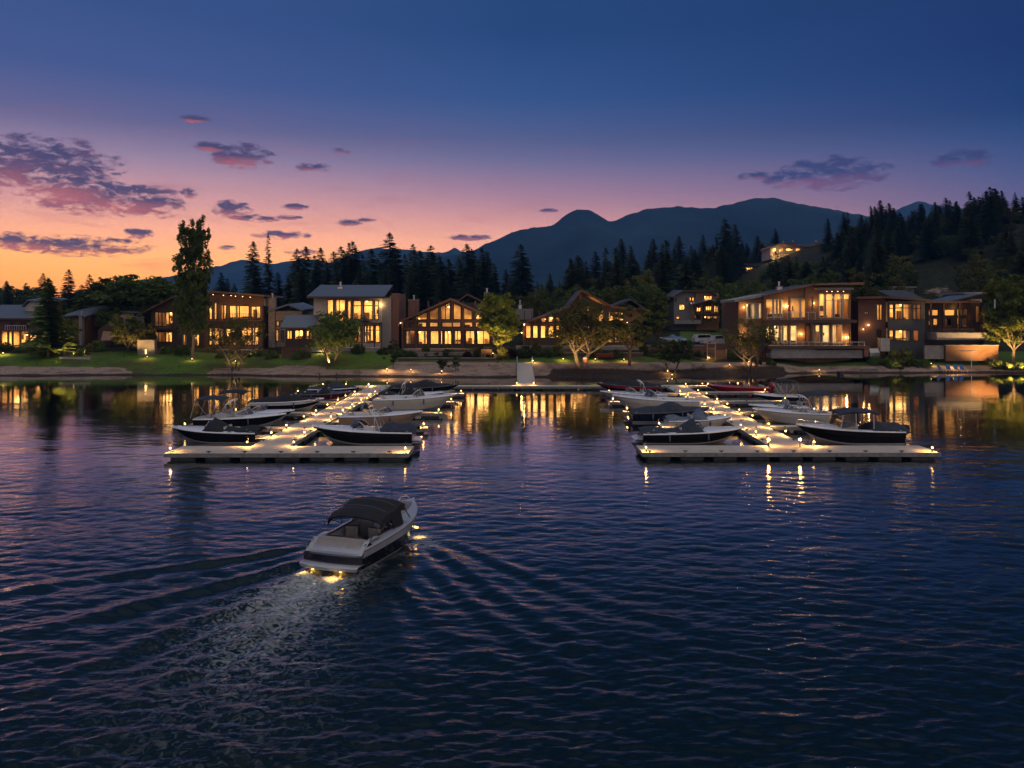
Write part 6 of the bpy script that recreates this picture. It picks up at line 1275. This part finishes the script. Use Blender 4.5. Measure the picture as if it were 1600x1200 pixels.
# fire pit drum
x, y = X_(1313, 114.2), 114.2; t = thing('fire_pit', 'dark round fire drum on the sand before the concrete base', 'fire pit', (x, y, gz(x, y))); q = MB(); q.lathe(0, 0, [(.42, -.1), (.46, .3), (.46, .95), (.4, .95), (.38, .5)], BLACKM, 14); q.build('drum', t, smooth=True)
q = MB(); [q.tube([(-.3+k*.15, -.2, .5), (-.2+k*.12, .2, .62)], .05, BARK) for k in range(4)]; q.build('firewood', t)
# blue beach chairs
CB = mat('blue_sling', (.04, .12, .35), .7); first = None
for px, lb in ((1471, 'leftmost blue beach chair on the right lawn'), (1484, 'second blue beach chair on the right lawn'), (1496, 'third blue beach chair on the right lawn'), (1505, 'rightmost blue beach chair on the right lawn')):
    x, y = X_(px, 117.5), 117.5
    if first is None:
        t = first = thing('beach_chair', lb, 'chair', (x, y, gz(x, y)), .5, 'blue beach chairs'); q = MB(); q.box(-.3, .3, -.45, .15, .32, .36, CB); q.build('seat', t); q = MB(); q.add([(-.3, .15, .34), (.3, .15, .34), (.3, .55, 1.05), (-.3, .55, 1.05), (-.3, .18, .31), (.3, .18, .31), (.3, .58, 1.02), (-.3, .58, 1.02)], [(0, 1, 2, 3), (7, 6, 5, 4), (0, 4, 5, 1), (1, 5, 6, 2), (2, 6, 7, 3), (3, 7, 4, 0)], CB); q.build('backrest', t)
        for sd in (-.3, .3): q = MB(); q.tube([(sd, -.45, 0), (sd, -.45, .36), (sd, .2, .36), (sd, .4, 0)], .02, METAL); q.build('leg', t)
    else: t = copy_tree(first); t.location = (x, y, gz(x, y)); t.rotation_euler = (0, 0, .5-.2*(px % 3)); tag(t, lb, 'chair', 'blue beach chairs')
# garden walls and fences
def low_wall(px0, px1, pyt, Y, h, m, label, name='retaining_wall', cap=None, th=.35, fence=False, cat='wall', rel=None):
    x0, x1 = X_(px0, Y), X_(px1, Y); z1 = Z_(pyt, Y) if rel is None else G((x0+x1)/2, Y)+rel; t = thing(name, label, cat, ((x0+x1)/2, Y, z1-h)); q = MB()
    if fence:
        n = int((x1-x0)/.16)
        for k in range(n): a = -(x1-x0)/2+(x1-x0)*k/n; q.box(a, a+.13, 0, .03, -.5, h-(.0 if k % 7 else -.04), m)
        q.build('boards', t); q = MB(); q.box(-(x1-x0)/2, (x1-x0)/2, .035, .09, h*.25, h*.25+.1, m); q.build('rail', t)
        for k in range(int((x1-x0)/2)+1): a = -(x1-x0)/2+k*2; q = MB(); q.box(a, a+.1, .095, .2, -.5, h+.05, m); q.build('post', t)
    else:
        q.box(-(x1-x0)/2, (x1-x0)/2, 0, th, -1, h, m); q.build('wall', t)
        q = MB(); q.box(-(x1-x0)/2-.06, (x1-x0)/2+.06, -.06, th+.06, h+.003, h+.09, cap or CONC); q.build('coping', t)
    return t
low_wall(622, 775, 560, 118.2, .8, DWOOD, 'long dark timber retaining wall behind the columnar shrubs', cap=CONC)
low_wall(640, 745, 551, 121.5, .9, STONE, 'stone terrace wall below the gabled timber house')
low_wall(440, 487, 543, 121.5, 1.7, REDWOOD, 'reddish board fence left of the small lawn', 'garden_fence', fence=True, cat='fence')
low_wall(812, 880, 541, 122.5, 1.2, CONC, 'pale terrace wall before the middle house'); low_wall(880, 1005, 552, 121, 1.0, BRICK, 'low brick wall behind the forked tree')
low_wall(1445, 1475, 541, 122.3, .9, CONC, 'pale bench height wall below the long dark house'); low_wall(1478, 1560, 540, 121.8, 1.3, WOOD, 'warm lit timber wall behind the blue beach chairs', w_ := 'retaining_wall') if False else low_wall(1478, 1560, 540, 121.8, 1.3, WOOD, 'warm lit timber wall behind the blue beach chairs')
garden_light(1551, 120.9, 'lamp glowing against the warm timber wall', 10)
low_wall(1345, 1372, 560, 117.5, .4, STONE, 'low boulder edging right of the concrete base', rel=.35); low_wall(92, 140, 552, 121.5, .4, PALE, 'low pale kerb wall at the foot of the golden left tree', rel=.25); low_wall(1010, 1100, 540, 124, 1.1, BRICK, 'brick garden wall behind the picnic table')
low_wall(1100, 1148, 537, 126, 1.1, BRICK, 'brick wall below the parked white pickup')
# post lamp / pole
x, y = X_(1518, 119.5), 119.5; t = thing('pergola_post', 'white pole with long flat arm right of the blue beach chairs', 'pole', (x, y, gz(x, y))); q = MB(); q.tube([(0, 0, -.2), (0, 0, 2.5)], .06, WHITEP); q.build('pole', t); q = MB(); q.box(-1.6, .5, -.5, .5, 2.5, 2.6, PALE); q.build('shade_panel', t)
# red and white ball in the tree fork
x, y = X_(914, 112.6), 112.6; t = thing('buoy_ball', 'red and white ball buoy hanging in the fork of the largest tree', 'buoy', (x, y, gz(x, y)+.9)); q = MB(); q.lathe(0, 0, [(.02, 0), (.22, .08), (.33, .3), (.33, .42)], mat('red_plastic', (.55, .05, .03), .5), 14); q.lathe(0, 0, [(.33, .421), (.3, .55), (.15, .7), (.02, .74)], WHITEP, 14); q.build('ball', t, smooth=True)
q = MB(); q.tube([(0, 0, .74), (.05, 0, 1.6)], .012, BLACKM); q.build('cord', t)
# red canoe rack bench behind the tree
x, y = X_(945, 118.5), 118.5; t = thing('garden_bench', 'red bench behind the forked tree', 'bench', (x, y, gz(x, y))); RB = mat('red_bench_paint', (.22, .02, .015), .6); q = MB(); q.box(-1.3, 1.3, -.25, .25, .42, .48, RB); q.build('seat', t); q = MB(); q.box(-1.3, 1.3, .26, .32, .5, .95, RB); q.build('backrest', t)
for ox in (-1.1, 1.1): q = MB(); q.box(ox-.05, ox+.05, -.22, .22, 0, .415, RB); q.build('leg', t)
x, y = X_(760, 119.5), 119.5; t = thing('garden_bench', 'warmly lit slatted bench left of the yellow-green tree', 'bench', (x, y, gz(x, y)+.2)); q = MB(); q.box(-.8, .8, -.25, .25, .42, .48, WOOD); q.build('seat', t); q = MB(); [q.box(-.8, .8, .24+k*.04, .28+k*.04, .52+k*.16, .64+k*.16, WOOD) for k in range(4)]; q.build('backrest', t)
for ox in (-.7, .7): q = MB(); q.box(ox-.05, ox+.05, -.22, .3, -.3, .415, WOOD); q.build('leg', t)
# vehicles
TYRE = mat('tyre_rubber', (.015, .015, .016), .85); CGL = glass('car_glass', (.15, .17, .2), .3)
def vehicle(name, label, x, y, rz, body, kind='pickup', cat='car'):
    t = thing(name, label, cat, (x, y, gz(x, y)+.05), rz); L, W, = (5.4, 1.9) if kind == 'pickup' else (4.6, 1.8)
    pr = {'pickup': [(0, .45), (.1, .95), (1.75, 1.0), (1.9, 1.7), (3.2, 1.75), (3.9, 1.1), (5.2, .98), (5.4, .8), (5.4, .45)], 'suv': [(0, .4), (.02, 1.0), (.35, 1.62), (2.6, 1.66), (3.3, 1.1), (4.4, .95), (4.6, .7), (4.6, .4)]}[kind]
    q = MB(); rings = []
    for yy, k in ((-W/2, .985), (-W/2+.06, 1), (W/2-.06, 1), (W/2, .985)): rings.append([(L/2+(px_-L/2)*k-L/2, yy*(1 if pz < 1.2 else .88), pz) for px_, pz in pr])
    q.loft(rings, body, closed=True, cap=True); q.build('body', t)
    g = MB(); gx = {'pickup': [(1.98, 1.12), (2.02, 1.62), (3.12, 1.66), (3.62, 1.14)], 'suv': [(.45, 1.1), (.6, 1.52), (2.5, 1.56), (3.0, 1.12)]}[kind]
    for sd in (-1, 1): g = MB(); g.prism([(a-L/2, b2) for a, b2 in gx], sd*W/2*.9-.012+sd*.06, sd*W/2*.9+.012+sd*.06, CGL); g.build('side_window', t)
    for wx in (.95, L-1.0):
        for sd in (-1, 1):
            q = MB(); prf = [(0, 0)]; n = 16; rr_ = []
            for yy, r in ((-.12, .22), (-.12, .34), (.12, .34), (.12, .22)): rr_.append([(wx-L/2+r*math.cos(k*2*PI/n), sd*(W/2-.1)+yy, .34+r*math.sin(k*2*PI/n)) for k in range(n)])
            q.loft(rr_, TYRE, closed=True); wo = q.build('wheel', t, smooth=True); q = MB(); q.loft([[(wx-L/2+.22*math.cos(k*2*PI/n), sd*(W/2-.1)+yy, .34+.22*math.sin(k*2*PI/n)) for k in range(n)] for yy in (-.1, .1)], METAL, closed=True, cap=True); q.build('rim', wo)
    for yy in (-W/2+.25, W/2-.25): q = MB(); q.rbox(L/2-.06, L/2+.02, yy-.16, yy+.16, .68, .82, FRAMEW, .02); q.build('headlight', t)
    return t
CW = mat('white_car_paint', (.62, .62, .64), .25, coat=.6); CG = mat('silver_car_paint', (.3, .31, .33), .25, metal=.5, coat=.6)
vehicle('parked_pickup', 'white pickup truck parked below the craftsman house', X_(1121, 133), 133, .15, CW, cat='pickup truck'); vehicle('parked_car', 'silver car parked between the cedar house and the red brown house', X_(1350, 124), 124, 1.9, CG, 'suv'); vehicle('parked_car', 'low white car behind the pickup truck', X_(1104, 138), 138, .1, CW, 'suv')
b_ = boat('trailer_boat', 'small boat under blue cover on the lawn left of the white pickup', X_(1071, 134), 134, PI, L=4.2, B=1.7, hull=GEL, cover=mat('blue_tarp', (.08, .16, .3), .7), cover_kind='full', shield=False, seats=False, fender=False, fb=.6, group=None); b_.location.z = gz(X_(1071, 134), 134)+.45
# hillside path and clearing
# ------------------------------------------------------------------ labels for the many trees and shrubs
LM = [(-999, 60, 'low far left house'), (60, 150, 'small dim house'), (150, 235, 'glowing timber canopy'), (235, 320, 'lit gabled wing'), (320, 420, 'house with eave downlights'), (420, 485, 'low stone house'), (485, 625, 'metal-roofed house'), (625, 775, 'gabled timber house'), (775, 870, 'yellow-green tree'), (870, 1010, 'middle timber house'),
      (1010, 1140, 'grey craftsman house'), (1140, 1200, 'small hillside house'), (1200, 1295, 'cedar house and mansion'), (1295, 1345, "cedar house's glass corner"), (1345, 1440, 'charcoal bay house'), (1440, 1545, 'long dark house'), (1545, 9999, 'golden right edge tree')]
ORD = 'first second third fourth fifth sixth seventh eighth ninth tenth eleventh twelfth thirteenth fourteenth fifteenth sixteenth seventeenth eighteenth nineteenth twentieth'.split()
ORD += [f'{t}-{o}' if o else t2 for t, t2 in (('twenty', 'twentieth'), ('thirty', 'thirtieth'), ('forty', 'fortieth'), ('fifty', 'fiftieth'), ('sixty', 'sixtieth')) for o in ('',)+tuple(ORD[:9])][1:]
def relabel(group, noun, prep):
    bk = {}
    for o in C.objects:
        if o.get('group') == group and o.parent is None:
            x, y, z = o.location; px = 800+F*x/y
            lm = next(l for a, b_, l in LM if a <= px < b_); top = HOR-(z+16*o.scale[2]-HC)/y*F
            tier = '' if group in ('garden shrubs', 'copper shrubs') or px < 860 else ('on the crest' if top < 372 else 'high up' if top < 398 else 'halfway up' if top < 425 else 'low down')
            bk.setdefault((lm, tier), []).append((px, o))
    for (lm, tier), l in bk.items():
        l.sort(key=lambda t: t[0])
        for k, (px, o) in enumerate(l):
            o['label'] = ' '.join(f"{ORD[k]+' ' if k < 68 else 'another '}{noun} from the left {tier} {prep} the {lm}".split()) if len(l) > 1 else ' '.join(f"{noun} standing {tier} {prep} the {lm}".split())
relabel('conifers covering the hillside forest', 'dark conifer', 'behind'); relabel('broadleaf trees along the foot of the hill', 'rounded green tree', 'behind'); relabel('bushy trees on the hill slope', 'low bushy tree', 'above')
relabel('dark conifers standing behind the lakefront houses', 'dark row conifer', 'behind'); relabel('dark trees on the far left horizon', 'dark skyline tree', 'behind'); relabel('garden shrubs', 'low garden shrub', 'before'); relabel('copper shrubs', 'copper red shrub', 'before')
